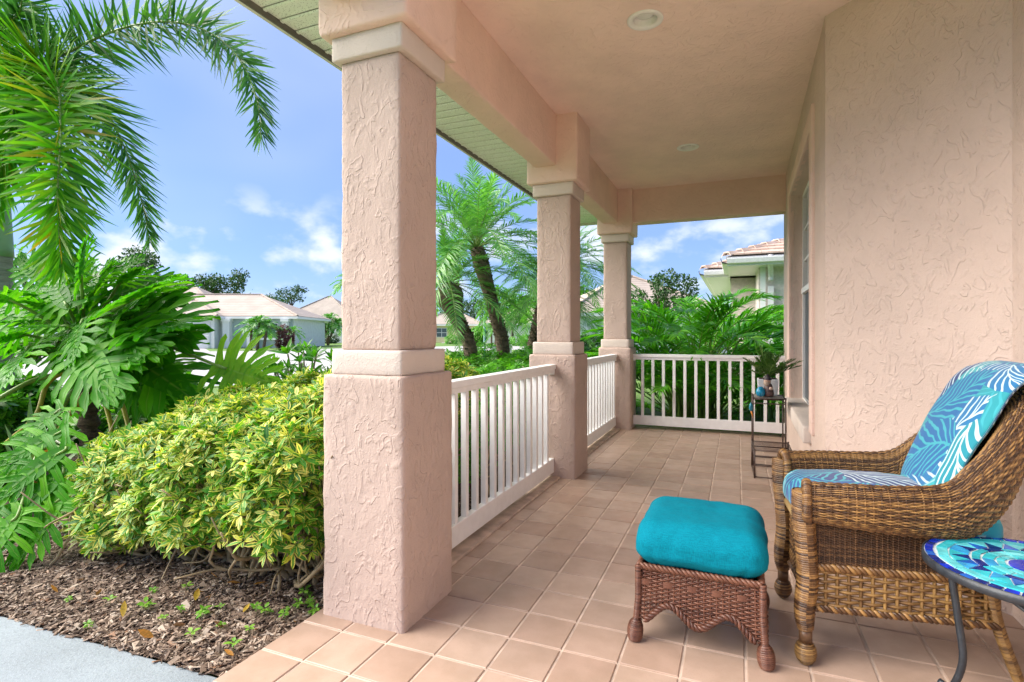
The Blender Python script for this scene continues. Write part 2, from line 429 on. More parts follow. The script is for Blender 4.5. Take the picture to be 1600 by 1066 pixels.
wall('wall', W0, W1, 0, CZ + .02, M['stucco_wall'], house, HOLE)
wall('wall', W2, W0, 0, CZ + .02, M['stucco_wall'], house)
wall('wall', W3, W2, 0, CZ + .02, M['stucco_wall'], house)
wall('wall', W1, (3.2, 6.98), -.1, CZ + .02, M['stucco_wall'], house)
# window in the long wall
WP, WE, WL, WA = wall_frame(W0, W1)
def in_wall(o): o.location = (WP[0], WP[1], 0); o.rotation_euler = (0, 0, WA); return o
win = bpy.data.objects.new('window', None); COL.objects.link(win); win.parent = house; win['label'] = 'single hung white window with divided upper panes above a dark screen'
a0, a1, b0, b1 = HOLE
for (x0, x1, z0, z1, sd_) in ((a0 - .16, a0, b0 - .0, b1 + .13, 1.), (a1, a1 + .2, b0 - .0, b1 + .13, 2.), (a0 + .001, a1 - .001, b1, b1 + .129, 3.)):
    in_wall(rough_box('window_surround', x0, x1, -.03, .019, z0, z1, M['band'] if False else M['stucco_beam'], win, .05, .0016, .006, sd_))
in_wall(rough_box('window_sill', a0 + .03, a1 + .12, -.17, .052, b0 - .085, b0 + .03, M['band'], win, .05, .003, .012, 5.))
WPL = -.10
fr = MB(); q = .045
for (x0, x1, z0, z1) in ((a0, a0 + q, b0, b1), (a1 - q, a1, b0, b1), (a0 + q, a1 - q, b0, b0 + q), (a0 + q, a1 - q, b1 - q, b1)): fr.box(x0 + .001, x1 - .001, WPL - .06, WPL, z0 + .001, z1 - .001)
in_wall(fr.build('frame', M['vinyl'], win))
mid = 1.56
in_wall(MB().box(a0 + q, a1 - q, WPL - .05, WPL + .012, mid - .025, mid + .025).build('meeting_rail', M['vinyl'], win))
in_wall(MB().box(a0 + q, a1 - q, WPL - .040, WPL - .034, mid + .025, b1 - q).build('pane', M['glass'], win))
in_wall(MB().box(a0 + q, a1 - q, WPL - .026, WPL - .020, b0 + q, mid - .025).build('screen', M['screen'], win))
ng = 6
for k in range(1, ng):
    x = a0 + q + (a1 - a0 - 2 * q) * k / ng
    in_wall(MB().box(x - .011, x + .011, WPL - .033, WPL - .012, mid + .026, b1 - q - .001).build('muntin', M['vinyl'], win))
for k in (1, 2):
    z = mid + (b1 - q - mid) * k / 3
    in_wall(MB().box(a0 + q + .001, a1 - q - .001, WPL - .0325, WPL - .0125, z - .011, z + .011).build('muntin', M['vinyl'], win))
# beams
CX = -1.378
CY = [1.957, 4.347, 6.757]
rough_box('beam', -1.52, -1.335, ROOF_Y0, 6.9, 2.5, CZ + .03, M['stucco_beam'], house, .05, .003, .010, 11.)
rough_box('beam', -1.337, .52, 6.64, 6.84, 2.5, CZ + .03, M['stucco_beam'], house, .05, .003, .010, 12.)
# soffit of single panels, drip edge and fascia
sof = bpy.data.objects.new('soffit', None); COL.objects.link(sof); sof.parent = house; sof['label'] = 'pale green soffit of narrow perforated panels'
y = ROOF_Y0; RB = .1055
sme = None
while y < 7.36:
    if sme is None:
        bm_ = MB()
        xs_ = (-2.085, -1.5)
        prof = [(0, .0), (.006, -.007), (.022, -.007), (.028, 0), (RB - .006, .0), (RB - .0045, .006)]
        V = [(x, p, z) for x in xs_ for p, z in prof]; n_ = len(prof)
        Q = [(i, i + 1, n_ + i + 1, n_ + i) for i in range(n_ - 1)]
        sme = mesh_np('soffit_panel', V, Q, smooth=False); sme.materials.append(M['soffit'])
    o = link('soffit_panel', sme, sof); o.location = (0, y, 2.70); y += RB
# end return past the corner column
y = 7.36
sofe = MB().box(-1.499, .9, 6.9, 7.36, 2.702, 2.72).build('end_panel', M['soffit'], sof)
MB().box(-2.093, -2.0, ROOF_Y0, 7.40, 2.715, 2.95).build('backing', M['fascia'], house)
MB().box(-2.094, -2.086, ROOF_Y0, 7.41, 2.668, 2.70).build('drip_edge', M['drip'], house)
soft_box('fascia', -2.125, -2.0945, ROOF_Y0, 7.42, 2.675, 2.93, M['fascia'], house, .003)
soft_box('fascia', -2.086, .9, 7.385, 7.42, 2.668, 2.95, M['fascia'], house, .003)

# ================================================================== columns
for k, cy in enumerate(CY):
    lab = ('thick pink stucco column at the open porch step, beside the variegated bush', 'pink stucco porch column standing between the two side railings', 'pink stucco corner column where side and end railings meet')[k]
    c = thing('porch_column', lab, 'column', (CX, cy, 0), 0, 'stucco porch columns')
    h = .196
    rough_box('pedestal', -h, h, -h, h, -.12 if k == 0 else -.1, .985, M['stucco'], c, .03, .0042, .013, k * 7. + 1)
    rough_box('base_band', -.172, .172, -.172, .172, .984, 1.085, M['band'], c, .03, .002, .009, k * 7. + 2)
    rough_box('shaft', -.145, .145, -.145, .145, 1.083, 2.275, M['stucco'], c, .03, .0046, .011, k * 7. + 3)
    rough_box('cap_band', -.172, .172, -.172, .172, 2.273, 2.372, M['band'], c, .03, .002, .008, k * 7. + 4)
    rough_box('capital', -.212, .215, -.208, .208, 2.370, CZ + .02, M['stucco_beam'], c, .035, .004, .014, k * 7. + 5)

# ================================================================== railings
def railing(label, L, loc, rz, n0, pitch):
    r = thing('railing', label, 'railing', loc, rz, 'white porch railings')
    soft_box('top_rail', 0, L, -.038, .038, .868, .907, M['white'], r, .006)
    soft_box('under_rail', 0, L, -.021, .021, .838, .867, M['white'], r, .002, 1)
    soft_box('bottom_rail', 0, L, -.021, .021, .04, .155, M['white'], r, .003, 1)
    me = None; s = n0
    while s < L - .03:
        if me is None:
            o = soft_box('baluster', -.0165, .0165, -.0165, .0165, .1545, .8385, M['white'], r, .002, 1); me = o.data
        else: o = link('baluster', me, r)
        o.location = (s, 0, 0); s += pitch
    for s in (.0, L - .022): soft_box('bracket', s + .0005, s + .0225, -.026, .026, .825, .8675, M['white'], r, .002, 1)
    return r
railing('long white railing between the thick step column and the middle column', CY[1] - CY[0] - 2 * .196, (CX - .0, CY[0] + .196, 0), R(90), .12, .1245)
railing('white side railing between the middle column and the corner column', CY[2] - CY[1] - 2 * .196, (CX, CY[1] + .196, 0), R(90), .10, .1245)
railing('white end railing from corner column to house wall, behind the metal stand', .497 - CX - .196, (CX + .196, 6.757, 0), 0, .112, .124)
# concrete curb under the side rails
for n, (ya, yb) in enumerate(((CY[0] + .196, CY[1] - .196), (CY[1] + .196, CY[2] - .196))):
    tag(soft_box('kerb_strip', FX0 + .01, CX + .075, ya, yb, -.05, .012, M['grout'], None, .006), None, None, None, 'structure')

# ================================================================== recessed ceiling lamps
def lamp(p, r, lab):
    t = thing('ceiling_lamp', lab, 'lamp', (p[0], p[1], CZ))
    b = MB(); n = 40; th = np.arange(n) * 2 * math.pi / n
    prof = [(r, -.001), (r * .985, -.006), (r * .90, -.010), (r * .66, -.006), (r * .62, .004)]
    V = np.concatenate([np.stack([np.cos(th) * a, np.sin(th) * a, np.full(n, z)], 1) for a, z in prof])
    Q = [(i * n + j, i * n + (j + 1) % n, (i + 1) * n + (j + 1) % n, (i + 1) * n + j) for i in range(len(prof) - 1) for j in range(n)]
    b.add(V, Q); b.build('trim_ring', M['lamp_trim'], t, True)
    b = MB(); prof = [(r * .625, -.004), (r * .60, .03), (r * .55, .045)]
    V = np.concatenate([np.stack([np.cos(th) * a, np.sin(th) * a, np.full(n, z)], 1) for a, z in prof])
    b.add(V, [(i * n + j, i * n + (j + 1) % n, (i + 1) * n + (j + 1) % n, (i + 1) * n + j) for i in range(2) for j in range(n)]); b.build('baffle', M['lamp_trim'], t, True)
    b = MB(); V = [(0, 0, .018)]; 
    rr = [(.25, .019), (.45, .024), (.56, .034)]
    V = np.concatenate([[(0, 0, .017)]] + [np.stack([np.cos(th) * a * r, np.sin(th) * a * r, np.full(n, z)], 1) for a, z in rr])
    T = [(0, 1 + j, 1 + (j + 1) % n) for j in range(n)]; Q = [(1 + i * n + j, 1 + (i + 1) * n + j, 1 + (i + 1) * n + (j + 1) % n, 1 + i * n + (j + 1) % n) for i in range(2) for j in range(n)]
    b.add(V, Q, T); b.build('lens', M['lens'], t, True)
# cut the ceiling for the lamps: openings are hidden by the ring, so the ceiling gets real holes
LAMPS = [(at(1008, 31, z=CZ), .100), (at(1075, 230, z=CZ), .100)]
lamp(LAMPS[0][0], LAMPS[0][1], 'round white recessed ceiling lamp above the teal ottoman'); lamp(LAMPS[1][0], LAMPS[1][1], 'round white recessed ceiling lamp near the end railing, over the metal stand')
def ceiling_with_holes():
    o = [c for c in house.children if c.name.startswith('ceiling')][0]
    n = 40; th = np.arange(n) * 2 * math.pi / n
    bm = bmesh.new()
    x0, x1, y0, y1 = -1.5, 1.4, ROOF_Y0, 6.75
    cuts = [y0] + sorted([float((LAMPS[0][0][1] + LAMPS[1][0][1]) / 2)]) + [y1]
    for k, (p, r) in enumerate(LAMPS):
        ya, yb = cuts[k], cuts[k + 1]
        ring = [bm.verts.new((p[0] + math.cos(a) * r * .8, p[1] + math.sin(a) * r * .8, CZ)) for a in th]
        def hit(a):
            dx, dy = math.cos(a), math.sin(a); ts = []
            if dx > 1e-9: ts.append((x1 - p[0]) / dx)
            if dx < -1e-9: ts.append((x0 - p[0]) / dx)
            if dy > 1e-9: ts.append((yb - p[1]) / dy)
            if dy < -1e-9: ts.append((ya - p[1]) / dy)
            t = min(ts); return (p[0] + dx * t, p[1] + dy * t)
        outs = [hit(a) for a in th]; ov = [bm.verts.new((*q, CZ)) for q in outs]
        for i in range(n):
            j = (i + 1) % n; bm.faces.new([ring[i], ov[i], ov[j], ring[j]])
            a, b = outs[i], outs[j]
            if abs(a[0] - b[0]) > 1e-6 and abs(a[1] - b[1]) > 1e-6:
                cx = x1 if max(a[0], b[0]) > x1 - 1e-6 else x0; cy = yb if max(a[1], b[1]) > yb - 1e-6 else ya
                bm.faces.new([ov[i], bm.verts.new((cx, cy, CZ)), ov[j]])
    for f in bm.faces:
        f.normal_update()
        if f.normal.z > 0: f.normal_flip()
    bm.to_mesh(o.data); bm.free()
    o.data.update()
ceiling_with_holes()
# ================================================================== ground
def m_lawn():
    t = NT('lawn_grass'); v = t.coord(); n = t.noise(v, .35, 5, .6); f = t.noise(v, 30, 4, .7)
    c = t.ramp(n, [(.25, (.085, .175, .022)), (.5, (.115, .225, .030)), (.8, (.16, .265, .042))])
    c = t.mix(t.mapr(f, .3, .7), t.mix(1., c, (.62, .68, .5, 1), 'MULTIPLY'), c)
    return t.done(t.pbr(c, .8, t.bump(f, .8, .04)))
M['lawn'] = m_lawn()
lawn = MB(); lawn.add([(-700, -400, -.14), (700, -400, -.14), (700, 900, -.14), (-700, 900, -.14)], [(0, 1, 2, 3)])
tag(lawn.build('lawn', M['lawn']), None, None, None, 'structure')
def sheet(name, px, z, mat, pts=None):
    P = [at(u, v, z=z) for u, v in px] if px else [np.array((*p, z)) for p in pts]
    bm = bmesh.new(); f = bm.faces.new([bm.verts.new(p) for p in P]); f.normal_update()
    if f.normal.z < 0: f.normal_flip()
    bmesh.ops.triangulate(bm, faces=bm.faces[:])
    return tag(bm_build(name, bm, mat), None, None, None, 'structure')
def m_conc(name, c, sc=1., agg=.3):
    t = NT(name); v = t.n('ShaderNodeNewGeometry').outputs['Position']
    n = t.noise(v, 1.6 * sc, 6, .65); f = t.noise(v, 90 * sc, 3, .7)
    col = t.mix(t.mapr(n, .3, .7), tuple(x * .82 for x in c) + (1,), tuple(x * 1.08 for x in c) + (1,))
    col = t.mix(t.math('MULTIPLY', t.mapr(f, .5, .68), .5), col, tuple(x * .6 for x in c) + (1,)); g2 = t.noise(v, 260 * sc, 2, .6); col = t.mix(t.math('MULTIPLY', t.mapr(g2, .56, .66), .5), col, tuple(min(1, x * 1.5) for x in c) + (1,))
    return t.done(t.pbr(col, .85, t.bump(f, agg, .003)))
M['road'] = m_conc('road_concrete', (.36, .355, .36), .2)
M['walk'] = m_conc('walk_concrete', (.235, .28, .315), 1., .6)
RZ = -.13
sheet('road', [(-700, 690), (-200, 640), (150, 612), (330, 602), (430, 599), (520, 592), (600, 572), (690, 550), (770, 547.5), (860, 545), (1000, 541), (1000, 537), (840, 538.5), (690, 541.5), (530, 544.5), (420, 548), (200, 551), (-100, 553), (-700, 556)], RZ, M['road'])
# entrance walk
wk = rough_box('front_walk', -8.0, 0, -1.4, 0, -.2, -.030, M['walk'], None, .25, .003, .012, 3.); wk.location = (-1.62, 1.341, 0); wk.rotation_euler = (0, 0, math.atan(.047))
tag(wk, None, None, None, 'structure')
# drive of the houses opposite
sheet('driveway', [(190, 552), (330, 550.5), (318, 543), (200, 543)], RZ + .005, M['road'])
sheet('kerb', [(-700, 691.5), (-200, 641.5), (150, 613.4), (330, 603.2), (430, 600.2), (520, 593.1), (600, 572.8), (690, 550.5), (690, 550), (600, 572), (520, 592), (430, 599), (330, 602), (150, 612), (-200, 640), (-700, 690)], RZ + .03, M['walk'])
sheet('pavement', [(690, 536.2), (770, 534.8), (840, 533.8), (840, 532.6), (770, 533.4), (690, 534.6)], RZ + .004, M['road'])

# planting bed with bark mulch
def m_mulch():
    t = NT('bark_mulch_soil'); v = t.coord(); n = t.noise(v, 22, 5, .7)
    c = t.ramp(n, [(.3, (.028, .016, .010)), (.55, (.075, .043, .027)), (.75, (.15, .095, .065))])
    return t.done(t.pbr(c, .9, t.bump(n, 1., .02)))
M['soil'] = m_mulch()
WEDGE = lambda x: 1.341 + (x + 1.62) * .047
def bed_z(x, y):
    return -.036 + .02 * noise.noise(Vector((x * 1.7, y * 1.7, 0))) + .010 * noise.noise(Vector((x * 7, y * 7, 1))) + .10 * min(1, max(0, (y - 1.75) / 1.5)) * min(1, max(0, (-1.62 - x) / .5)) * .5
xs = np.arange(-6.4, -1.60, .05); xs[-1] = -1.616; ys = np.concatenate([np.arange(1.402, 3.4, .05), np.arange(3.4, 10, .2)])
V = np.array([(x, y - 1.402 + WEDGE(x) + .002, bed_z(x, y) - (.02 if x < -6.3 else 0)) for y in ys for x in xs]); nx = len(xs)
# outer rim drops into the lawn
for q, (x, y, z) in enumerate(V):
    if x < -5.9 or y > 9.6: V[q, 2] = -.16
Q = [(j * nx + i, j * nx + i + 1, (j + 1) * nx + i + 1, (j + 1) * nx + i) for j in range(len(ys) - 1) for i in range(nx - 1)]
bed = mesh_np('planting_bed', V, Q); bed.materials.append(M['soil']); tag(link('planting_bed', bed), None, None, None, 'structure')
def m_chips():
    t = NT('bark_chip'); rnd = t.n('ShaderNodeNewGeometry').outputs['Random Per Island']
    c = t.ramp(rnd, [(0, (.045, .029, .019)), (.3, (.115, .075, .05)), (.55, (.20, .14, .10)), (.8, (.32, .245, .185)), (.93, (.44, .37, .30)), (1, (.22, .11, .055))])
    return t.done(t.pbr(c, .85))
M['chips'] = m_chips()
def scatter(tv, tq, tt, tuv, A, P):
    """copies of one small template: A (m,3,3) axes as rows, P (m,3)"""
    m, n = len(P), len(tv)
    V = np.einsum('nk,mkj->mnj', tv, A) + P[:, None]
    off = (np.arange(m) * n)[:, None, None]
    Q = (tq[None] + off).reshape(-1, 4) if tq is not None and len(tq) else None
    T = (tt[None] + off).reshape(-1, 3) if tt is not None and len(tt) else None
    uv = np.tile(tuv, (m, 1)) if tuv is not None else None
    return V.reshape(-1, 3), Q, T, uv
def rand_axes(m, tilt=.4):
    z = nrm(np.stack([rng.normal(0, tilt, m), rng.normal(0, tilt, m), np.ones(m)], 1))
    a = rng.uniform(0, 2 * math.pi, m); x = np.stack([np.cos(a), np.sin(a), np.zeros(m)], 1); x = nrm(x - z * (x * z).sum(1, keepdims=True))
    return np.stack([x, np.cross(z, x), z], 1)
chip_t = np.array([(-.5, -.5, 0), (.5, -.5, 0), (.5, .5, 0), (-.5, .5, 0), (-.45, -.4, .3), (.42, -.35, .35), (.4, .42, .3), (-.4, .4, .35)], float)
chip_q = np.array([(4, 5, 6, 7), (0, 1, 5, 4), (1, 2, 6, 5), (2, 3, 7, 6), (3, 0, 4, 7)])
NCH = 36000
px_ = np.stack([-1.63 - rng.beta(1, 1.35, NCH) * 3.2, 1.40 + rng.beta(1, 2.0, NCH) * 2.3], 1); px_[:, 1] += WEDGE(px_[:, 0]) - 1.40 + rng.normal(-.004, .008, NCH)
Ax = rand_axes(NCH, .35); L_ = rng.gamma(2.6, .0066, NCH) + .006
Ax = Ax * np.stack([L_, L_ * rng.uniform(.12, .5, NCH), rng.uniform(.004, .014, NCH)], 1)[:, :, None]
P_ = np.array([(x, y, bed_z(x, y) + random.uniform(-.001, .012)) for x, y in px_])
b = MB(); b.add(*scatter(chip_t, chip_q, None, np.zeros((8, 2)), Ax, P_)); tag(b.build('bark_mulch', M['chips']), 'brown bark mulch and litter covering the planting bed', 'mulch', None, 'stuff')
# ================================================================== plant helpers
def smooth_path(pts, n):
    """Catmull-Rom through the points"""
    P = np.asarray(pts, float); P = np.vstack([2 * P[0] - P[1], P, 2 * P[-1] - P[-2]])
    k = len(P) - 3; t = np.linspace(0, k - 1e-6, n); i = t.astype(int); f = (t - i)[:, None]
    a, b, c, d = P[i], P[i + 1], P[i + 2], P[i + 3]
    return .5 * ((2 * b) + (-a + c) * f + (2 * a - 5 * b + 4 * c - d) * f ** 2 + (-a + 3 * b - 3 * c + d) * f ** 3)
def resample(P, t):
    s = np.concatenate([[0], np.cumsum(np.linalg.norm(np.diff(P, axis=0), axis=1))]); s /= s[-1]
    return np.stack([np.interp(t, s, P[:, k]) for k in range(3)], 1), s
def frond(lb, sb, P, m, L, wid, ang=(65, 25), plume=0., lift=18, droop=.25, t0=.12, r0=.012, taper=None, jit=.08, up=None, st=(0, .3, .68, 1), pw=(.45, 1, .72, .04)):
    """one feather leaf along midrib P: m leaflets a side, length L; plume spreads them round the rachis"""
    P = np.asarray(P, float); n = len(P)
    T = nrm(np.gradient(P, axis=0)); u0 = np.array([0, 0, 1.]) if up is None else np.asarray(up, float)
    N = np.zeros_like(P); N[0] = nrm(np.cross(np.cross(T[0], u0), T[0]) + 1e-6)
    for i in range(1, n): N[i] = nrm(N[i - 1] - T[i] * (N[i - 1] @ T[i]))
    if sb is not None: sb.tube(P, np.linspace(r0, r0 * .18, n), 5, False)
    t = np.linspace(t0, .995, m); t = np.clip(np.concatenate([t, t + .5 / m]), 0, .999)
    side = np.concatenate([np.ones(m), -np.ones(m)])
    p, s = resample(P, t); Tt = nrm(np.stack([np.interp(t, s, T[:, k]) for k in range(3)], 1)); Nt = nrm(np.stack([np.interp(t, s, N[:, k]) for k in range(3)], 1))
    B = np.cross(Tt, Nt); k = len(t)
    x = (t - t0) / (1 - t0)
    prof = (np.clip(x / .22, .35, 1) * (1 - .62 * np.clip((x - .45) / .55, 0, 1) ** 1.6)) if taper is None else taper(x)
    A = np.radians(ang[0] + (ang[1] - ang[0]) * x + rng.normal(0, 5, k))
    phi = np.radians(lift + rng.normal(0, 6, k) + plume * rng.uniform(-1, 1, k))
    d = np.cos(A)[:, None] * Tt + np.sin(A)[:, None] * (side[:, None] * np.cos(phi)[:, None] * B + np.sin(phi)[:, None] * Nt)
    d = nrm(d + rng.normal(0, jit, d.shape)); W = nrm(Tt - d * (d * Tt).sum(1, keepdims=True))
    W = nrm(W + rng.normal(0, .25, W.shape)); W = nrm(W - d * (d * W).sum(1, keepdims=True))
    ln = L * prof * rng.uniform(.85, 1.1, k); st = np.array(st); pw = np.array(pw)
    C = p[:, None] + d[:, None] * (ln[:, None] * st)[:, :, None]
    C[:, :, 2] -= (ln[:, None] * droop * rng.uniform(.6, 1.4, k)[:, None] * st[None] ** 2)
    hw = (wid * (.6 + .4 * prof))[:, None] * pw[None] * .5
    V = np.stack([C - W[:, None] * hw[:, :, None], C + W[:, None] * hw[:, :, None]], 2).reshape(-1, 3)
    ns = len(st); o = (np.arange(k) * ns * 2)[:, None]; i = np.arange(ns - 1)[None] * 2
    Q = np.stack([o + i, o + i + 1, o + i + 3, o + i + 2], -1).reshape(-1, 4)
    uv = np.stack([np.tile(np.tile([0., 1.], ns), k), np.tile(np.repeat(st, 2), k)], 1)
    lb.add(V, Q, uv=uv)
def leaf_template(w=.36, fold=.10, droop=.15, st=(0, .14, .4, .72, 1), pw=(.1, .55, 1, .8, .05)):
    V, uv = [], []
    for s, p in zip(st, pw):
        z = -droop * s * s
        for u in (-1, 0, 1): V.append((s, u * w * .5 * p, z + abs(u) * fold * p * w)); uv.append((.5 + u * .5, s))
    Q = []
    for i in range(len(st) - 1):
        for j in range(2): a = i * 3 + j; Q.append((a, a + 1, a + 4, a + 3))
    return np.array(V), np.array(Q), np.array(uv)
LT = leaf_template()
def quad_leaf(w=.5):
    return np.array([(0, 0, 0), (.5, -w / 2, .06), (1, 0, -.06), (.5, w / 2, .06)], float), np.array([(0, 1, 2, 3)]), np.array([(.5, 0), (0, .5), (.5, 1), (1, .5)], float)
QL = quad_leaf()
LV3 = leaf_template(.33, .10, .15, (0, .32, .72, 1), (.12, .95, .85, .05))
def axes_from(d, up=None):
    d = nrm(d); u = np.tile([0, 0, 1.], (len(d), 1)) if up is None else up
    y = np.cross(u, d); bad = np.linalg.norm(y, axis=1) < .05; y[bad] = [1, 0, 0]; y = nrm(y); return np.stack([d, y, np.cross(d, y)], 1)
def blob_points(blobs, n, depth=.06, inside=.05, zmin=None):
    """points on the outer skin of overlapping ellipsoids"""
    C = np.array([b[:3] for b in blobs], float); Rr = np.array([b[3:6] for b in blobs], float)
    ar = (Rr[:, 0] * Rr[:, 1] + Rr[:, 1] * Rr[:, 2] + Rr[:, 0] * Rr[:, 2]); k = rng.choice(len(C), n * 3, p=ar / ar.sum())
    dv = nrm(rng.normal(0, 1, (n * 3, 3))); P = C[k] + Rr[k] * dv; Nn = nrm(dv / Rr[k])
    keep = np.ones(len(P), bool)
    for j in range(len(C)):
        q = (np.linalg.norm((P - C[j]) / Rr[j], axis=1) < 1 - inside) & (k != j); keep &= ~q
    if zmin is not None: keep &= P[:, 2] > zmin(P)
    P, Nn = P[keep][:n], Nn[keep][:n]
    return P - Nn * rng.exponential(depth, len(P))[:, None], Nn
def rosettes(mb, P, Nn, per, L, tmpl, spread=(60, 95), up=.5):
    """umbrella of leaflets at each point"""
    m = len(P); ax = nrm(Nn * (1 - up) + np.array([0, 0, up]) + rng.normal(0, .22, (m, 3)))
    h = nrm(np.cross(ax, rng.normal(0, 1, (m, 3)))); g = np.cross(ax, h)
    D, O, S_, U_ = [], [], [], []; own = rng.uniform(.55, 1.25, m)
    for q in range(per):
        a = 2 * math.pi * q / per + rng.normal(0, .12, m); e = np.radians(rng.uniform(*spread, m))
        d = np.cos(e)[:, None] * ax + np.sin(e)[:, None] * (np.cos(a)[:, None] * h + np.sin(a)[:, None] * g)
        D.append(d); O.append(P + d * .006); S_.append(L * own * rng.uniform(.8, 1.15, m)); U_.append(ax)
    D = np.concatenate(D); O = np.concatenate(O); S_ = np.concatenate(S_); U_ = np.concatenate(U_)
    A = axes_from(D, U_) * S_[:, None, None]
    mb.add(*scatter(tmpl[0], tmpl[1], None, tmpl[2], A, O))
def leaf_cloud(mb, P, Nn, L, tmpl, rand=.8, up=.3):
    m = len(P); d = nrm(Nn * .5 + rng.normal(0, rand, (m, 3)) + [0, 0, -.15]); U_ = nrm(Nn + rng.normal(0, .5, (m, 3)) + [0, 0, up])
    A = axes_from(d, U_) * (L * rng.uniform(.6, 1.3, m))[:, None, None]
    mb.add(*scatter(tmpl[0], tmpl[1], None, tmpl[2], A, P))

# ------------------------------------------------------------------ plant materials
M['var'] = m_leaf('variegated_leaf', [(.022, .14, .010), (.05, .24, .014), (.12, .36, .02), (.07, .29, .016)], .42, .34, .25, ((.58, .56, .06), (.78, .72, .18), (.36, .52, .04)))
M['hedge_y'] = m_leaf('lime_leaf', [(.04, .22, .010), (.085, .38, .014), (.19, .50, .022), (.07, .32, .012)], .4, .42)
M['hedge_g'] = m_leaf('hedge_leaf', [(.035, .15, .012), (.07, .27, .016), (.14, .42, .022), (.08, .32, .018)], .38, .4)
M['dark_g'] = m_leaf('dark_leaf', [(.016, .055, .014), (.032, .09, .022), (.055, .13, .030)], .5, .25)
M['phil'] = m_leaf('philodendron_leaf', [(.04, .24, .006), (.08, .36, .010), (.17, .50, .014), (.06, .31, .009)], .40, .42, .5, None, .22, 4.)
M['phil_y'] = m_leaf('philodendron_leaf_yellowing', [(.16, .44, .015), (.30, .52, .02)], .38, .45, .5, None, .25, 4.)
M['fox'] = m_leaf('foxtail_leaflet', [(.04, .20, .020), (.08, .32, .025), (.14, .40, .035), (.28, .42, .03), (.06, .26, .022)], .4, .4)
M['fox_d'] = m_leaf('foxtail_leaflet_dark', [(.04, .15, .05), (.06, .21, .055), (.12, .34, .05)], .42, .35)  # deeper, bluer green for the darker fronds
M['fox_y'] = m_leaf('foxtail_leaflet_ageing', [(.05, .25, .010), (.09, .36, .013), (.16, .46, .016), (.26, .46, .02), (.08, .32, .013), (.12, .40, .016), (.46, .32, .02)], .4, .42)
M['date'] = m_leaf('date_leaflet', [(.07, .24, .07), (.11, .34, .07), (.19, .46, .08), (.16, .36, .16)], .33, .4, spec=.55)
M['areca'] = m_leaf('areca_leaflet', [(.045, .24, .012), (.10, .40, .016), (.19, .54, .025), (.08, .32, .02)], .33, .42, spec=.5)
M['petiole'] = m_plain('petiole_green', (.16, .27, .045), .4, .25, 0, 6)
M['petiole_y'] = m_plain('petiole_yellow', (.42, .34, .04), .45, .25, 0, 6)
M['stem'] = m_plain('shrub_stem', (.30, .225, .13), .8, .3, .6, 18)
def m_bark(name, a, b_, sc=20., z=3.):
    t = NT(name); v = t.n('ShaderNodeMapping', {0: t.coord(), 'Scale': (1, 1, z)}).outputs[0]; n = t.noise(v, sc, 4, .65)
    return t.done(t.pbr(t.ramp(n, [(.3, a), (.7, b_)]), .88, t.bump(n, 1., .02)))
M['bark'] = m_bark('date_trunk', (.05, .033, .022), (.20, .145, .095), 9., 2.5)
M['boot'] = m_bark('leaf_boot', (.07, .045, .028), (.27, .20, .13), 14., 1.)
M['bark_g'] = m_bark('palm_trunk_grey', (.22, .21, .18), (.42, .40, .35), 5., 8.)
M['shaft_g'] = m_plain('crownshaft_green', (.19, .32, .17), .45, .25, 0, 4)
M['bark_d'] = m_bark('tree_bark', (.035, .025, .018), (.11, .085, .06))
M['scar'] = m_bark('philodendron_trunk', (.03, .02, .012), (.17, .12, .07), 18., 3.)

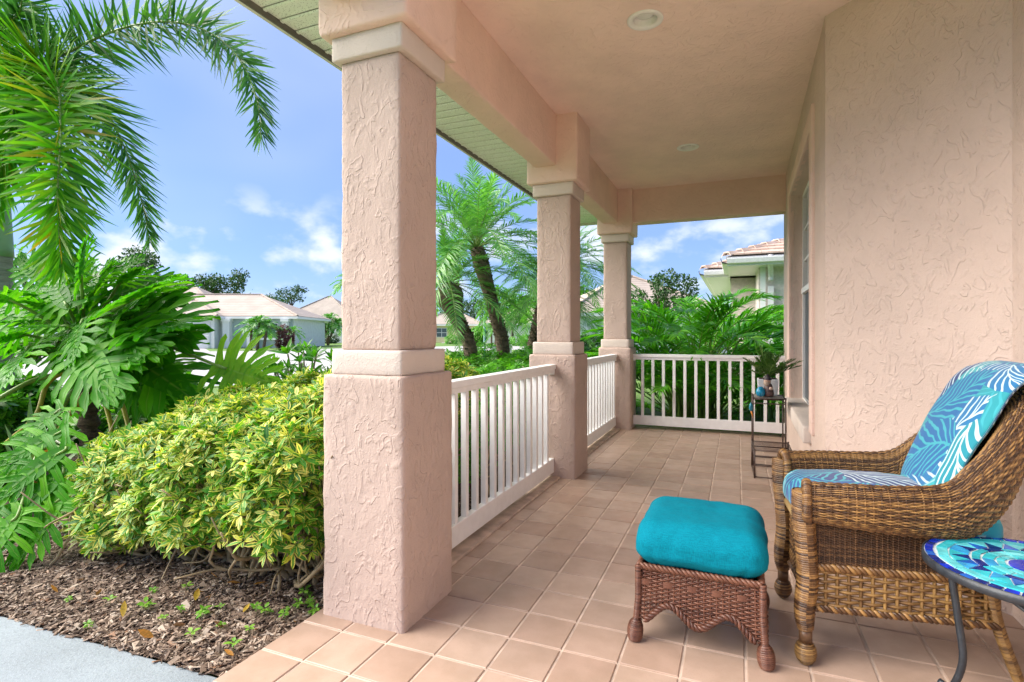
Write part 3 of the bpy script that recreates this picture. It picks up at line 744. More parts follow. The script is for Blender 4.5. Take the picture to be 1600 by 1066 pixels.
# ------------------------------------------------------------------ the variegated bush beside the step column
def shrub(name, label, cat, base, blobs, mat, n, per, L, tmpl, zmin=None, stems=0, stem_r=.011, spread=(60, 95), group=None, depth=.06, seed=1, up=.5, front=0):
    base = np.array(base, float); t = thing(name, label, cat, base, 0, group)
    P, Nn = blob_points(blobs, n, depth, .05, zmin)
    mb = MB(); rosettes(mb, P - base, Nn, per, L, tmpl, spread, up); mb.build('foliage', mat, t, True)
    if stems:
        sb = MB(); rs = np.random.default_rng(seed)
        for q in range(stems):
            k = rs.integers(len(blobs)); bl = blobs[k]
            foot = np.array([bl[0] + rs.normal(0, .14), bl[1] + rs.normal(0, .12) + .04, 0.]); foot[2] = bed_z(foot[0], foot[1]) - .02
            tip = np.array(bl[:3]) + rs.normal(0, .55, 3) * np.array(bl[3:6]); tip[2] = max(tip[2], .22)
            mid = (foot + tip) / 2 + rs.normal(0, .07, 3); mid2 = foot * .75 + tip * .25 + rs.normal(0, .05, 3); mid2[2] = max(mid2[2], foot[2] + .05)
            pth = smooth_path([foot, mid2, mid, tip], 14); pth += rs.normal(0, .004, pth.shape)
            sb.tube(pth - base, np.linspace(stem_r * rs.uniform(.7, 1.5), stem_r * .35, 14), 6)
            for w_ in range(rs.integers(2, 5)):
                i = rs.integers(4, 12); dr = nrm(rs.normal(0, 1, 3) + [0, -.2, .5]); ln = rs.uniform(.12, .34)
                a = pth[i]; q2 = smooth_path([a, a + dr * ln * .5 + rs.normal(0, .03, 3), a + dr * ln + [0, 0, .06]], 8)
                sb.tube(q2 - base, np.linspace(stem_r * .6, stem_r * .25, 8), 5)
        for q in range(front):
            fx = rs.uniform(-2.95, -1.75); foot = np.array([fx, rs.uniform(1.98, 2.35), 0.]); foot[2] = bed_z(foot[0], foot[1]) - .01
            dr = nrm(np.array([rs.normal(0, .7), rs.normal(-.35, .45), rs.uniform(.5, 1.1)])); ln = rs.uniform(.3, .55)
            k1 = foot + dr * ln * .35 + rs.normal(0, .05, 3); k1[2] = max(k1[2], foot[2] + .05); k2 = foot + dr * ln * .7 + rs.normal(0, .05, 3) + [0, 0, .03]; k3 = foot + dr * ln + [0, .05, .12]
            pth = smooth_path([foot, k1, k2, k3], 16) + rs.normal(0, .003, (16, 3)); sb.tube(pth - base, np.linspace(stem_r * rs.uniform(.8, 1.5), stem_r * .4, 16), 7)
            for w_ in range(2):
                i = rs.integers(4, 13); d2 = nrm(dr + rs.normal(0, .7, 3)); q2 = smooth_path([pth[i], pth[i] + d2 * .09 + rs.normal(0, .02, 3), pth[i] + d2 * .2 + [0, 0, .04]], 8); sb.tube(q2 - base, np.linspace(stem_r * .6, stem_r * .28, 8), 5)
        sb.build('branches', M['stem'], t, True)
    return t
bl = []
rb = np.random.default_rng(3)
for x in np.arange(-3.62, -1.72, .20):
    f = (x + 3.62) / 1.9
    H = .56 + .36 * f ** .8
    for y in np.arange(1.98, 3.3, .26):
        yy = y + rb.normal(0, .05) + (.10 if x < -3 else 0); g = min(1, (y - 1.86) / .55)
        h = H * (.82 + .18 * g) + rb.normal(0, .035) + .05 * (y - 2.1)
        r = rb.uniform(.19, .27)
        bl.append((x + rb.normal(0, .05), yy, h - r * .85, r, r * 1.05, r * rb.uniform(.8, 1.0)))
        if y < 2.35 and h > .55: bl.append((x + rb.normal(0, .05), yy - .10, h - .42, r * .95, r * .9, r * 1.0))
        if y < 2.35 and f < .45: bl.append((x + rb.normal(0, .05), yy - .05, .15, r * .9, r * .8, r * .7))
shrub('variegated_bush', 'large yellow and green variegated bush with bare brown lower stems beside the step column', 'bush', (-2.4, 2.6, 0), bl, M['var'], 12500, 7, .056, LV3,
      lambda P: np.where(P[:, 1] < 2.6, .02 + .21 * np.clip((P[:, 0] + 3.0) / .7, 0, 1) * (1 + .25 * np.sin(P[:, 0] * 9)), .3), 95, .0115, (45, 92), depth=.045, seed=5, front=95)

# ------------------------------------------------------------------ low hedges running along the porch
def hedge_blobs(x0, x1, y0, y1, h0, h1, step=.33, r=(.2, .3), seed=0):
    rs = np.random.default_rng(seed); out = []
    for x in np.arange(x0, x1, step):
        for y in np.arange(y0, y1, step):
            h = h0 + (h1 - h0) * (y - y0) / max(.1, y1 - y0) + rs.normal(0, .04); q = rs.uniform(*r)
            out.append((x + rs.normal(0, .07), y + rs.normal(0, .07), h - q, q, q, q * .95)); out.append((x, y, h - q * 2.1, q * 1.05, q * 1.05, q * 1.2))
    return out
shrub('clipped_hedge', 'bright green low hedge just outside the long white railing', 'hedge', (-2.2, 5.0, 0), hedge_blobs(-2.75, -1.8, 3.6, 6.6, .70, .82, seed=2), M['hedge_g'], 5200, 6, .062, LT, lambda P: .05 + 0 * P[:, 0], 30, .01, depth=.05, seed=8)
shrub('green_hedge', 'broad leafy green hedge at the foot of the leaning palms', 'hedge', (-3.2, 8.6, 0), hedge_blobs(-4.6, -1.9, 6.9, 9.8, .80, .98, .42, (.24, .36), seed=4), M['hedge_g'], 4200, 6, .085, LT, lambda P: .02 + 0 * P[:, 0], 0, depth=.06)

# ------------------------------------------------------------------ tree philodendron
def lobed_leaf(seed, nl=10, curl=.25):
    """deeply cut leaf, midrib along +x, length 1"""
    rs = np.random.default_rng(seed); b = MB()
    for sd_ in (1, -1):
        for k in range(nl):
            t = k / (nl - 1); x0 = .02 + .80 * t ** .95
            A = math.radians(128 - 108 * t ** .85 + rs.normal(0, 4)); ln = (.50 * math.sin(math.pi * (.30 + .60 * t)) ** .8 + .06) * rs.uniform(.9, 1.1)
            w0 = .122 * (1 - .30 * t); st = [0, .22, .45, .68, .86, 1]; pw = [1.2, 1.0, .82, .95, .66, .06]
            V, uv = [], []
            for i, (s, p) in enumerate(zip(st, pw)):
                c = np.array([x0 + math.cos(A) * ln * s, sd_ * math.sin(A) * ln * s]); a2 = A + .25 * s * (1 if t < .8 else .2)
                c = np.array([x0 + math.cos(A - .22 * s) * ln * s, sd_ * math.sin(A - .22 * s) * ln * s])
                nv = np.array([-math.sin(A), sd_ * math.cos(A)]) * sd_
                wv = w0 * p * .5 * (1 + .22 * math.sin(9 * s + k * 2.1))
                for u in (-1, 0, 1):
                    q = c + nv * u * wv; rr = math.hypot(q[0] - .4, q[1])
                    z = .16 * abs(q[1]) - curl * (q[0]) ** 2 * .5 - .55 * abs(q[1]) ** 2 + (.018 if u == 0 else 0) * (-1) + .012 * math.sin(14 * s + k + u)
                    V.append((q[0], q[1], z)); uv.append((.5 + u * .5, s))
            Q = [(i * 3 + j, i * 3 + j + 1, i * 3 + j + 4, i * 3 + j + 3) for i in range(len(st) - 1) for j in range(2)]
            b.add(V, Q, uv=uv)
    # web round the midrib
    xs = np.linspace(-.03, .98, 12); V, uv = [], []
    for x in xs:
        hw = .19 * math.sin(math.pi * min(1, max(0.02, (x + .06) / 1.1))) ** .7 * (1 - .5 * max(0, x)) + .004
        for u in (-1, 0, 1): V.append((x, u * hw, .05 * abs(u) * hw - curl * x * x * .5 - .005 * (u == 0) + .002)); uv.append((.5 + u * .5, x))
    b.add(V, [(i * 3 + j, i * 3 + j + 1, i * 3 + j + 4, i * 3 + j + 3) for i in range(11) for j in range(2)], uv=uv)
    return b
LEAFV = []
for q in range(6):
    bb = lobed_leaf(q + 20, 8 + q % 3, .05 + .07 * q)
    me = mesh_np('leaf', np.concatenate(bb.V), np.concatenate(bb.Q), None, np.concatenate(bb.U), True); me.materials.append(M['phil']); LEAFV.append(me)
LEAFY = LEAFV[2].copy(); LEAFY.materials.clear(); LEAFY.materials.append(M['phil_y'])
def place_leaf(plant, base, tip, up, me, heart, pet=True, yellow=False, r=.011, width=1., sag=.12):
    base = np.array(base); tip = np.array(tip); d = tip - base; L = np.linalg.norm(d); x = d / L
    z = np.array(up, float); z = nrm(z - x * (z @ x)); y = np.cross(z, x)
    o = link('leaf', me, plant)
    loc = np.array(plant.location)
    o.matrix_local = Matrix(((x[0] * L, y[0] * L * width, z[0] * L, base[0] - loc[0]), (x[1] * L, y[1] * L * width, z[1] * L, base[1] - loc[1]), (x[2] * L, y[2] * L * width, z[2] * L, base[2] - loc[2]), (0, 0, 0, 1)))
    if pet:
        h = np.array(heart); m = (h + base) / 2 + np.array([0, 0, np.linalg.norm(base - h) * sag])
        P = smooth_path([h, h * .7 + m * .3 + [0, 0, .04], m, base, base + x * L * .15], 16)
        MB().tube(P - loc, np.linspace(r * 1.5, r * .55, 16), 7).build('petiole', M['petiole_y'] if yellow else M['petiole'], plant, True)
PD = 4.4
pf = at(137, 600, d=PD); pf[2] = 0
phil = thing('tree_philodendron', 'big tree philodendron with deeply cut glossy leaves behind the variegated bush', 'plant', (pf[0], pf[1], bed_z(pf[0], pf[1])))
loc = np.array(phil.location)
heart = at(132, 565, d=PD)
sb = MB(); P = smooth_path([loc + [.05, 0, -.05], loc * .6 + heart * .4 + [.04, 0, 0], heart + [0, 0, .05]], 30)
sb.tube(P - loc, .072 + .012 * np.sin(np.arange(30) * 2.4) + rng.normal(0, .004, 30), 12); sb.build('trunk', M['scar'], phil, True)
up0 = np.array([0, 0, 1.])
toc = -FW
spec = [  # base px, tip px, depths, up bias, yellow
    ((341, 572), (428, 600), PD - .5, PD - .55, (.35, -.92, .25), 2, True), ((196, 498), (300, 530), PD - .1, PD - .5, (.5, -.9, .6), 1, False),
    ((185, 548), (305, 612), PD - .3, PD - .6, (.1, -.5, .9), 3, False), ((150, 470), (268, 432), PD + .1, PD + .2, (.2, -.9, .7), 0, False),
    ((120, 450), (185, 405), PD, PD + .1, (-.2, -.9, .6), 4, False), ((90, 470), (5, 452), PD, PD - .3, (-.2, -.7, .8), 1, False),
    ((100, 520), (15, 560), PD - .2, PD - .6, (-.1, -.8, .8), 2, False), ((150, 520), (215, 560), PD - .4, PD - .8, (.2, -.8, .7), 0, False),
    ((110, 490), (60, 430), PD + .1, PD + .1, (-.2, -1, .5), 3, False), ((170, 490), (240, 470), PD + .2, PD, (.3, -.9, .5), 5, False),
    ((130, 500), (95, 555), PD - .4, PD - .8, (-.1, -.9, .6), 4, False), ((60, 500), (-30, 505), PD - .1, PD - .4, (-.2, -.7, .8), 0, False),
    ((140, 460), (130, 402), PD + .3, PD + .3, (0, -1, .4), 1, False), ((200, 530), (262, 500), PD + .3, PD + .3, (.2, -.9, .6), 3, False),
    ((190, 560), (235, 640), PD - .1, PD - .2, (.2, -.8, .6), 5, False), ((80, 440), (20, 402), PD + .4, PD + .5, (-.1, -.9, .5), 2, False),
    ((215, 470), (288, 468), PD + .1, PD - .1, (.3, -.8, .6), 1, False), ((50, 540), (-20, 600), PD - .5, PD - .9, (-.2, -.7, .8), 4, False),
    ((165, 440), (222, 400), PD + .5, PD + .6, (.1, -.9, .5), 0, False), ((210, 590), (285, 655), PD + .2, PD, (.1, -.7, .8), 3, False),
    ((120, 540), (160, 600), PD - .6, PD - 1.0, (.1, -.8, .7), 5, False)]
for (b_, t_, d0, d1, u_, k, ye) in spec:
    place_leaf(phil, at(*b_, d=d0), at(*t_, d=d1), u_, LEAFY if ye else LEAFV[k], heart + np.array([0, 0, random.uniform(-.08, .06)]), True, ye and False, .014, 1.0 if not ye else 1.25)
rp = np.random.default_rng(31)
for q in range(44):
    a_ = rp.uniform(-.25, 1.25) * math.pi; r0_ = rp.uniform(15, 120); r1_ = r0_ + rp.uniform(58, 95); c0 = (128, 515); d0 = PD + rp.uniform(-.5, .5)
    b_ = (c0[0] + math.cos(a_) * r0_, c0[1] - math.sin(a_) * r0_ * .7); t_ = (min(278, c0[0] + math.cos(a_) * r1_), c0[1] - math.sin(a_) * r1_ * .66 + rp.uniform(-28, 14))
    place_leaf(phil, at(*b_, d=d0), at(*t_, d=d0 + rp.uniform(-.5, .2)), (math.cos(a_) * .5 + rp.normal(0, .3), -.6 + rp.normal(0, .3), .9), LEAFV[rp.integers(6)], heart, True, False, .013)
# old stalks bending to the ground
for px in ([(112, 575), (75, 598), (55, 650), (5, 695)], [(150, 590), (115, 640), (80, 690), (60, 720)], [(140, 580), (160, 620), (172, 660), (175, 690)], [(150, 575), (185, 620), (200, 665), (205, 690)], [(120, 580), (60, 592), (20, 610), (-30, 640)], [(130, 590), (95, 640), (85, 690), (80, 720)]):
    P = smooth_path([at(u, v, d=PD - .15 - .12 * i) for i, (u, v) in enumerate(px)], 18)
    MB().tube(P - loc, np.linspace(.022, .012, 18), 7).build('petiole', M['petiole_y' if px[0][0] in (112, 140, 150) else 'petiole'], phil, True)
# second, low philodendron reaching out over the mulch on the far left
pl2 = at(60, 760, d=3.3); lowp = thing('low_philodendron', 'low philodendron with long drooping green lobes over the mulch by the walk', 'plant', (pl2[0], pl2[1], bed_z(pl2[0], pl2[1])))
h2 = at(70, 700, d=3.2)
for (b_, t_, d0, d1, u_, k) in (((100, 672), (-10, 730), 3.1, 2.9, (.3, -.9, .5), 0), ((104, 700), (-15, 778), 3.0, 2.8, (.3, -.9, .4), 3), ((100, 735), (-8, 830), 2.95, 2.75, (.3, -.9, .4), 1), ((98, 770), (15, 880), 2.9, 2.68, (.3, -.9, .4), 2), ((30, 800), (-60, 905), 2.8, 2.6, (.3, -.9, .4), 5), ((95, 640), (20, 690), 3.3, 3.1, (.3, -.8, .6), 4), ((60, 720), (-40, 760), 3.2, 3.0, (.3, -.8, .6), 0)):
    place_leaf(lowp, at(*b_, d=d0), at(*t_, d=d1), u_, LEAFV[k], h2, True, False, .010)
# leafy undergrowth that closes the left edge of the bed
for k_, (cu, cv, dd, wpx, lab_) in enumerate(((25, 640, 5.4, 70, 'leafy green undergrowth between the foxtail trunk and the philodendron'), (215, 640, 5.6, 60, 'leafy green shrub filling in right behind the philodendron trunk'), (-60, 690, 4.2, 60, 'leafy green shrub at the edge of the bed left of the strap leaves'))):
    c_ = at(cu, cv, d=dd); rs = np.random.default_rng(70 + k_); bls_ = []
    for q in range(16):
        e_ = at(cu + rs.uniform(-wpx, wpx), cv + rs.uniform(-45, 60), d=dd + rs.uniform(-.3, .3)); r_ = rs.uniform(.14, .24); bls_.append((e_[0], e_[1], max(.12, e_[2]), r_, r_, r_))
    shrub('undergrowth_shrub', lab_, 'shrub', (c_[0], c_[1], -.06), bls_, M['hedge_g'], 900, 6, .12, LT, None, 0, spread=(50, 100), depth=.05)
# spiky strap-leaved plant in front of it
sp_ = at(48, 705, d=3.5); strap = thing('strap_leaf_plant', 'grey green plant of stiff upright strap leaves beside the philodendron trunk', 'plant', (sp_[0], sp_[1], bed_z(sp_[0], sp_[1])))
loc = np.array(strap.location); rs = np.random.default_rng(5)
M['strap'] = m_leaf('strap_leaf', [(.10, .20, .08), (.14, .26, .10), (.20, .30, .13)], .4, .2)
M['strap_o'] = m_leaf('strap_leaf_dry', [(.36, .13, .03), (.42, .20, .05)], .6, .2)
for q in range(17):
    a = rs.uniform(0, 2 * math.pi); el = math.radians(rs.uniform(35, 85)); ln = rs.uniform(.42, .72); d = np.array([math.cos(a) * math.cos(el), math.sin(a) * math.cos(el), math.sin(el)])
    st = np.linspace(0, 1, 8); C = d * ln * st[:, None] + np.array([d[0], d[1], 0]) * (.18 * st ** 2)[:, None] * ln + np.array([0, 0, -.28]) * (st ** 2.2)[:, None] * ln * math.cos(el)
    C += np.array([0, 0, .10]); wv = nrm(np.cross(d, [0, 0, 1.])); pw = .028 * np.array([.9, 1, 1, .95, .85, .65, .4, .03]); nv = np.cross(wv, d)
    V = np.stack([C - wv * pw[:, None] + nv * pw[:, None] * .35, C, C + wv * pw[:, None] + nv * pw[:, None] * .35], 1).reshape(-1, 3)
    b = MB().add(V, [(i * 3 + j, i * 3 + j + 1, i * 3 + j + 4, i * 3 + j + 3) for i in range(7) for j in range(2)], uv=np.array([(u, s) for s in st for u in (0, .5, 1)]))
    b.build('leaf', M['strap_o'] if q == 3 else M['strap'], strap, True)

# ------------------------------------------------------------------ foxtail palm at the left
fd = 5.0
fp = at(-6, 440, d=fd); fox = thing('foxtail_palm', 'foxtail palm with bushy arching fronds and smooth grey trunk', 'palm', (fp[0], fp[1], -.14))
loc = np.array(fox.location)
tz = np.linspace(0, at(0, 398, d=fd)[2] + .14, 40)
MB().tube(np.stack([0 * tz, 0 * tz, tz], 1), .135 - .018 * tz / tz[-1] + .004 * (np.arange(40) % 3 == 0), 20).build('trunk', M['bark_g'], fox, True)
cz = np.linspace(tz[-1] - .02, at(0, 250, d=fd)[2] + .25, 16)
MB().tube(np.stack([0 * cz, 0 * cz, cz], 1), np.linspace(.128, .075, 16), 20).build('crownshaft', M['shaft_g'], fox, True)
crown = loc + np.array([0, 0, cz[-1] - .1])
def fox_frond(px, ds, m, L, mat, wid=.034, plume=75, **k):
    P = smooth_path([crown - [0, 0, .05]] + [at(u, v, d=d) for (u, v), d in zip(px, ds)], 44)
    lb, sb = MB(), MB(); frond(lb, sb, P - loc, m, L, wid, plume=plume, lift=0, droop=.07, r0=.017, jit=.12, **k)
    f = sb.build('frond', M['petiole'], fox, True); lb.build('leaflets', mat, f, True)
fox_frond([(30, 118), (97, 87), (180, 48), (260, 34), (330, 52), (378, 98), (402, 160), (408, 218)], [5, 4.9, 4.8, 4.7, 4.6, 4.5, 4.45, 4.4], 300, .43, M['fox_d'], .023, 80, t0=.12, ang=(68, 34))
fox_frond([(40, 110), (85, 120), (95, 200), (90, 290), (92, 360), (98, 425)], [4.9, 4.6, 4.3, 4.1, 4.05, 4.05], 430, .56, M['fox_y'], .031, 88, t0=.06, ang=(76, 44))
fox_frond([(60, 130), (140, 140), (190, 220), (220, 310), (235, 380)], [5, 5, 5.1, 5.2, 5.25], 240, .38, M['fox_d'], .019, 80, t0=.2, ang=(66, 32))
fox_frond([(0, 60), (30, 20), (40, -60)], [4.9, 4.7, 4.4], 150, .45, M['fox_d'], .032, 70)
fox_frond([(-60, 90), (-130, 120), (-190, 260)], [4.8, 4.6, 4.5], 80, .5, M['fox'], .034, 80)
fox_frond([(-30, 60), (60, -40), (200, -110), (330, -80)], [5.1, 5.2, 5.3, 5.3], 90, .45, M['fox'], .03, 70)
fox_frond([(20, 130), (20, 180), (-15, 330)], [4.7, 4.4, 4.2], 170, .48, M['fox_y'], .038, 85)

# ------------------------------------------------------------------ date palms outside the railing
def date_palm(label, px, d, rtrunk, nf, L, seed, skirt=0., name='date_palm', droopf=1.):
    rs = np.random.default_rng(seed)
    P = np.array([at(u, v, d=d) for u, v in px]); foot = P[0] + (P[0] - P[1]) * .6; foot[2] = -.14
    t = thing(name, label, 'palm', foot, 0, 'pygmy date palms in the front bed'); loc = np.array(t.location)
    path = smooth_path([foot - [0, 0, .05], P[0], *P[1:]], 40)
    k = np.linspace(0, 1, 40); rr = rtrunk * (1.05 - .2 * k) + rtrunk * skirt * np.exp(-((k - .85) / .17) ** 2)
    MB().tube(path - loc, rr, 12).build('trunk', M['bark'], t, True)
    bt = MB(); nb = 260; T = nrm(np.gradient(path, axis=0))
    tmpl = np.array([(0, -.5, 0), (0, .5, 0), (1, .3, .0), (1, -.3, .0), (.4, -.35, .35), (.4, .35, .35)], float); tq = np.array([(0, 3, 4, 4), (0, 1, 5, 4), (4, 5, 2, 3)]); 
    D, O = [], []
    for q in range(nb):
        kk = 1 - (q / nb) * .97; i = min(39, int(kk * 39)); a = q * 2.399
        h = nrm(np.cross(T[i], [0, 1, .2])); g = np.cross(T[i], h); rad = math.cos(a) * h + math.sin(a) * g
        D.append(rad * .75 + T[i] * .75 + rs.normal(0, .1, 3)); O.append(path[i] - loc + rad * rr[i] * .82)
    A = axes_from(np.array(D), np.array(D) * 0 + [0, 0, 1.]) * (rtrunk * rs.uniform(.35, .75, nb))[:, None, None]
    V, Q, _, _ = scatter(tmpl, np.array([(0, 1, 5, 4), (4, 5, 2, 3), (0, 4, 3, 2), (1, 2, 3, 5)]), None, None, A, np.array(O)); bt.add(V, Q); tag(bt.build('leaf_bases', M['boot'], t), kind='stuff')
    top = path[-1]
    for q in range(nf):
        a = q * 2.399 + rs.normal(0, .15); s = q / nf; el = math.radians(84 - 86 * s ** .9 + rs.normal(0, 5)); ln = L * rs.uniform(.85, 1.1) * (1 - .1 * (s < .12))
        hd = np.array([math.cos(a), math.sin(a), 0]); d0 = hd * math.cos(el) + np.array([0, 0, math.sin(el)])
        sag = (.10 + .62 * math.cos(el)) * droopf
        tt = np.linspace(0, 1, 16); Pm = top + d0 * (ln * tt)[:, None] + np.array([0, 0, -1.]) * (sag * ln * tt ** 2.1)[:, None] + hd * (.12 * ln * tt ** 2)[:, None]
        lb, sb = MB(), MB(); frond(lb, sb, Pm - loc, 54, .22 * L / 1.3, .0125 * L / 1.3, (62, 26), 0, 16, .28, .14, .009, jit=.06, st=(0, .45, 1), pw=(.6, 1, .06))
        f = sb.build('frond', M['petiole'], t, True); lb.build('leaflets', M['date'], f, True)
    return t
date_palm('tall leaning palm with rough brown trunk rising behind the long railing', [(786, 545), (776, 500), (757, 430), (745, 388)], 9.5, .115, 46, 2.2, 1, .35)
date_palm('short palm with a fat shaggy crown base leaning beside the step column', [(735, 548), (722, 515), (706, 475), (700, 445)], 8.8, .11, 34, 1.45, 2, 1.15)
date_palm('small palm with pale drooping fronds leaning behind the middle column', [(832, 545), (842, 500), (852, 470)], 10.5, .11, 38, 1.35, 3, .3, droopf=1.35)
date_palm('dense green palm hidden by the middle column with fronds showing towards the corner column', [(893, 545), (886, 480), (881, 418)], 10.2, .12, 42, 1.5, 4, .3)

# ------------------------------------------------------------------ areca clump past the end railing
def areca(label, foot, n, H, seed, spread=.5, group=None, L=1.0):
    rs = np.random.default_rng(seed); t = thing('areca_palm', label, 'palm', foot, 0, group); loc = np.array(t.location)
    for q in range(n):
        a = q * 2.399; r = spread * math.sqrt((q + .5) / n); b0 = np.array([math.cos(a) * r * .35, math.sin(a) * r * .35, 0]); hd = np.array([math.cos(a), math.sin(a), 0])
        h = H * rs.uniform(.06, .62) * (1 - .25 * r / spread)
        tt = np.linspace(0, 1, 22); lean = rs.uniform(.25, .6) * (.5 + r / spread)
        ln = L * rs.uniform(.9, 1.25)
        base = b0 + hd * lean * .3 + [0, 0, h]
        Pst = smooth_path([b0, b0 + [0, 0, h * .5], base], 8)
        el = math.radians(78 - 45 * (r / spread) + rs.normal(0, 8)); d0 = hd * math.cos(el) + np.array([0, 0, math.sin(el)])
        Pm = base + d0 * (ln * tt)[:, None] + np.array([0, 0, -1.]) * (.42 * ln * tt ** 2.2)[:, None] + hd * (.2 * ln * tt ** 2)[:, None]
        lb, sb = MB(), MB(); sb.tube(Pst, np.linspace(.016, .011, 8), 6, False)
        frond(lb, sb, Pm, 30, .36 * L, .030, (58, 25), 0, 28, .35, .10, .010, jit=.07)
        f = sb.build('frond', M['petiole'], t, True); lb.build('leaflets', M['areca'], f, True)
    return t
ap = at(1085, 650, d=8.0); ap[2] = -.14
areca('bushy bright green areca palm clump just outside the end railing', ap, 125, 2.4, 3, 1.15, L=1.15)
ap2 = at(1195, 640, d=8.4); ap2[2] = -.14
areca('smaller areca palm clump by the house corner, behind the metal stand', ap2, 30, 1.35, 5, .6, L=.85)

# ------------------------------------------------------------------ slim shrub with leaf tufts behind the bush
def tuft_shrub(label, px, d, n, seed, mat, H=.9, name='tufted_shrub'):
    rs = np.random.default_rng(seed); f = at(*px, d=d); f[2] = bed_z(f[0], f[1]) if f[0] > -5.8 else -.14
    t = thing(name, label, 'shrub', f); sb = MB(); lb = MB(); loc = np.array(f)
    tp = leaf_template(.30, .1, .12)
    for q in range(n):
        a = rs.uniform(0, 2 * math.pi); r = rs.uniform(.05, .42); top = np.array([math.cos(a) * r, math.sin(a) * r, H * rs.uniform(.6, 1.0)])
        P = smooth_path([[math.cos(a) * .04, math.sin(a) * .04, 0], top * [.3, .3, .45] + rs.normal(0, .03, 3), top], 12); sb.tube(P, np.linspace(.014, .007, 12), 6)
        rosettes(lb, np.array([top, P[9], top + rs.normal(0, .03, 3)]), np.array([[0, 0, 1.]] * 3), 8, .12, tp, (25, 80), .9)
    sb.build('stems', m_plain('shrub_stem_pale', (.30, .27, .20), .8, .2), t, True); lb.build('leaves', mat, t, True)
tuft_shrub('slim open shrub with bright leaf tufts on bare stems behind the variegated bush', (475, 640), 4.9, 18, 4, M['hedge_g'], .98)
tuft_shrub('small shrub with yellow leaves tucked against the step column', (545, 640), 4.0, 7, 9, M['hedge_y'], .80)
# ================================================================== woven furniture
def m_wicker(name, stops, sc=35., rough=.42):
    t = NT(name); rnd = t.n('ShaderNodeNewGeometry').outputs['Random Per Island']; v = t.coord()
    n = t.noise(v, sc, 2, .6)
    f = t.math('ADD', t.math('MULTIPLY', rnd, .55), t.math('MULTIPLY', n, .55))
    c = t.ramp(f, stops); fine = t.noise(v, 300, 2); c = t.mix(t.math('MULTIPLY', t.mapr(fine, .5, .7), .35), c, t.mix(1., c, (.5, .45, .4, 1), 'MULTIPLY'))
    return t.done(t.pbr(c, rough, t.bump(fine, .2, .001), Specular_IOR_Level=.5))
M['wicker'] = m_wicker('honey_wicker', [(.22, (.034, .015, .007)), (.42, (.085, .040, .016)), (.6, (.17, .085, .030)), (.84, (.36, .20, .065))])
M['wicker_d'] = m_wicker('dark_wicker', [(.2, (.035, .018, .010)), (.5, (.085, .042, .02)), (.85, (.19, .10, .042))])
M['wicker_y'] = m_wicker('pale_rattan', [(.2, (.085, .042, .015)), (.5, (.20, .11, .036)), (.85, (.34, .20, .065))])
M['wicker_r'] = m_wicker('red_brown_wicker', [(.2, (.055, .020, .013)), (.5, (.12, .046, .028)), (.85, (.20, .085, .05))])
M['bamboo'] = m_plain('bamboo_rail', (.40, .27, .11), .35, .2, 0, 9)
def weave(mb, Sf, nrow, nst, amp=.003, thick=.0026, samp=4, mask=None, cover=.56, stakes=True, stake_r=.0032, phase=0):
    """rows woven in and out of stakes over the surface Sf(u, v)"""
    u = np.linspace(0, 1, nst * samp + 1); v = (np.arange(nrow) + .5) / nrow
    U, W = np.meshgrid(u, v); e = 1e-3
    P = Sf(U, W); dv = Sf(U, np.clip(W + e, 0, 1)) - Sf(U, np.clip(W - e, 0, 1)); dv = dv / (np.clip(W + e, 0, 1) - np.clip(W - e, 0, 1))[..., None]
    du = Sf(np.clip(U + e, 0, 1), W) - Sf(np.clip(U - e, 0, 1), W)
    n = nrm(np.cross(du, dv)); hw = np.linalg.norm(dv, axis=-1, keepdims=True) / nrow * cover; wd = nrm(dv)
    off = amp * np.cos(math.pi * (U * nst + np.arange(nrow)[:, None] + phase))
    C = P + n * off[..., None]
    sec = np.stack([C + wd * hw, C + n * thick, C - wd * hw, C - n * thick], 2)
    nr, nu = U.shape; idx = np.arange(nr * nu * 4).reshape(nr, nu, 4); q = []
    keep = np.ones((nr, nu - 1), bool) if mask is None else (mask(U, W)[:, 1:] & mask(U, W)[:, :-1])
    for k in range(4):
        j = (k + 1) % 4; q.append(np.stack([idx[:, :-1, k], idx[:, :-1, j], idx[:, 1:, j], idx[:, 1:, k]], -1)[keep])
    mb.add(sec.reshape(-1, 3), np.concatenate(q))
    if stakes:
        vv = np.linspace(0, 1, 26)
        for k in range(nst + 1):
            uu = np.full(26, min(1, (k) / nst)); ok = np.ones(26, bool) if mask is None else mask(uu, vv)
            if ok.sum() > 1: mb.tube(Sf(uu, vv)[ok], stake_r, 4, False)
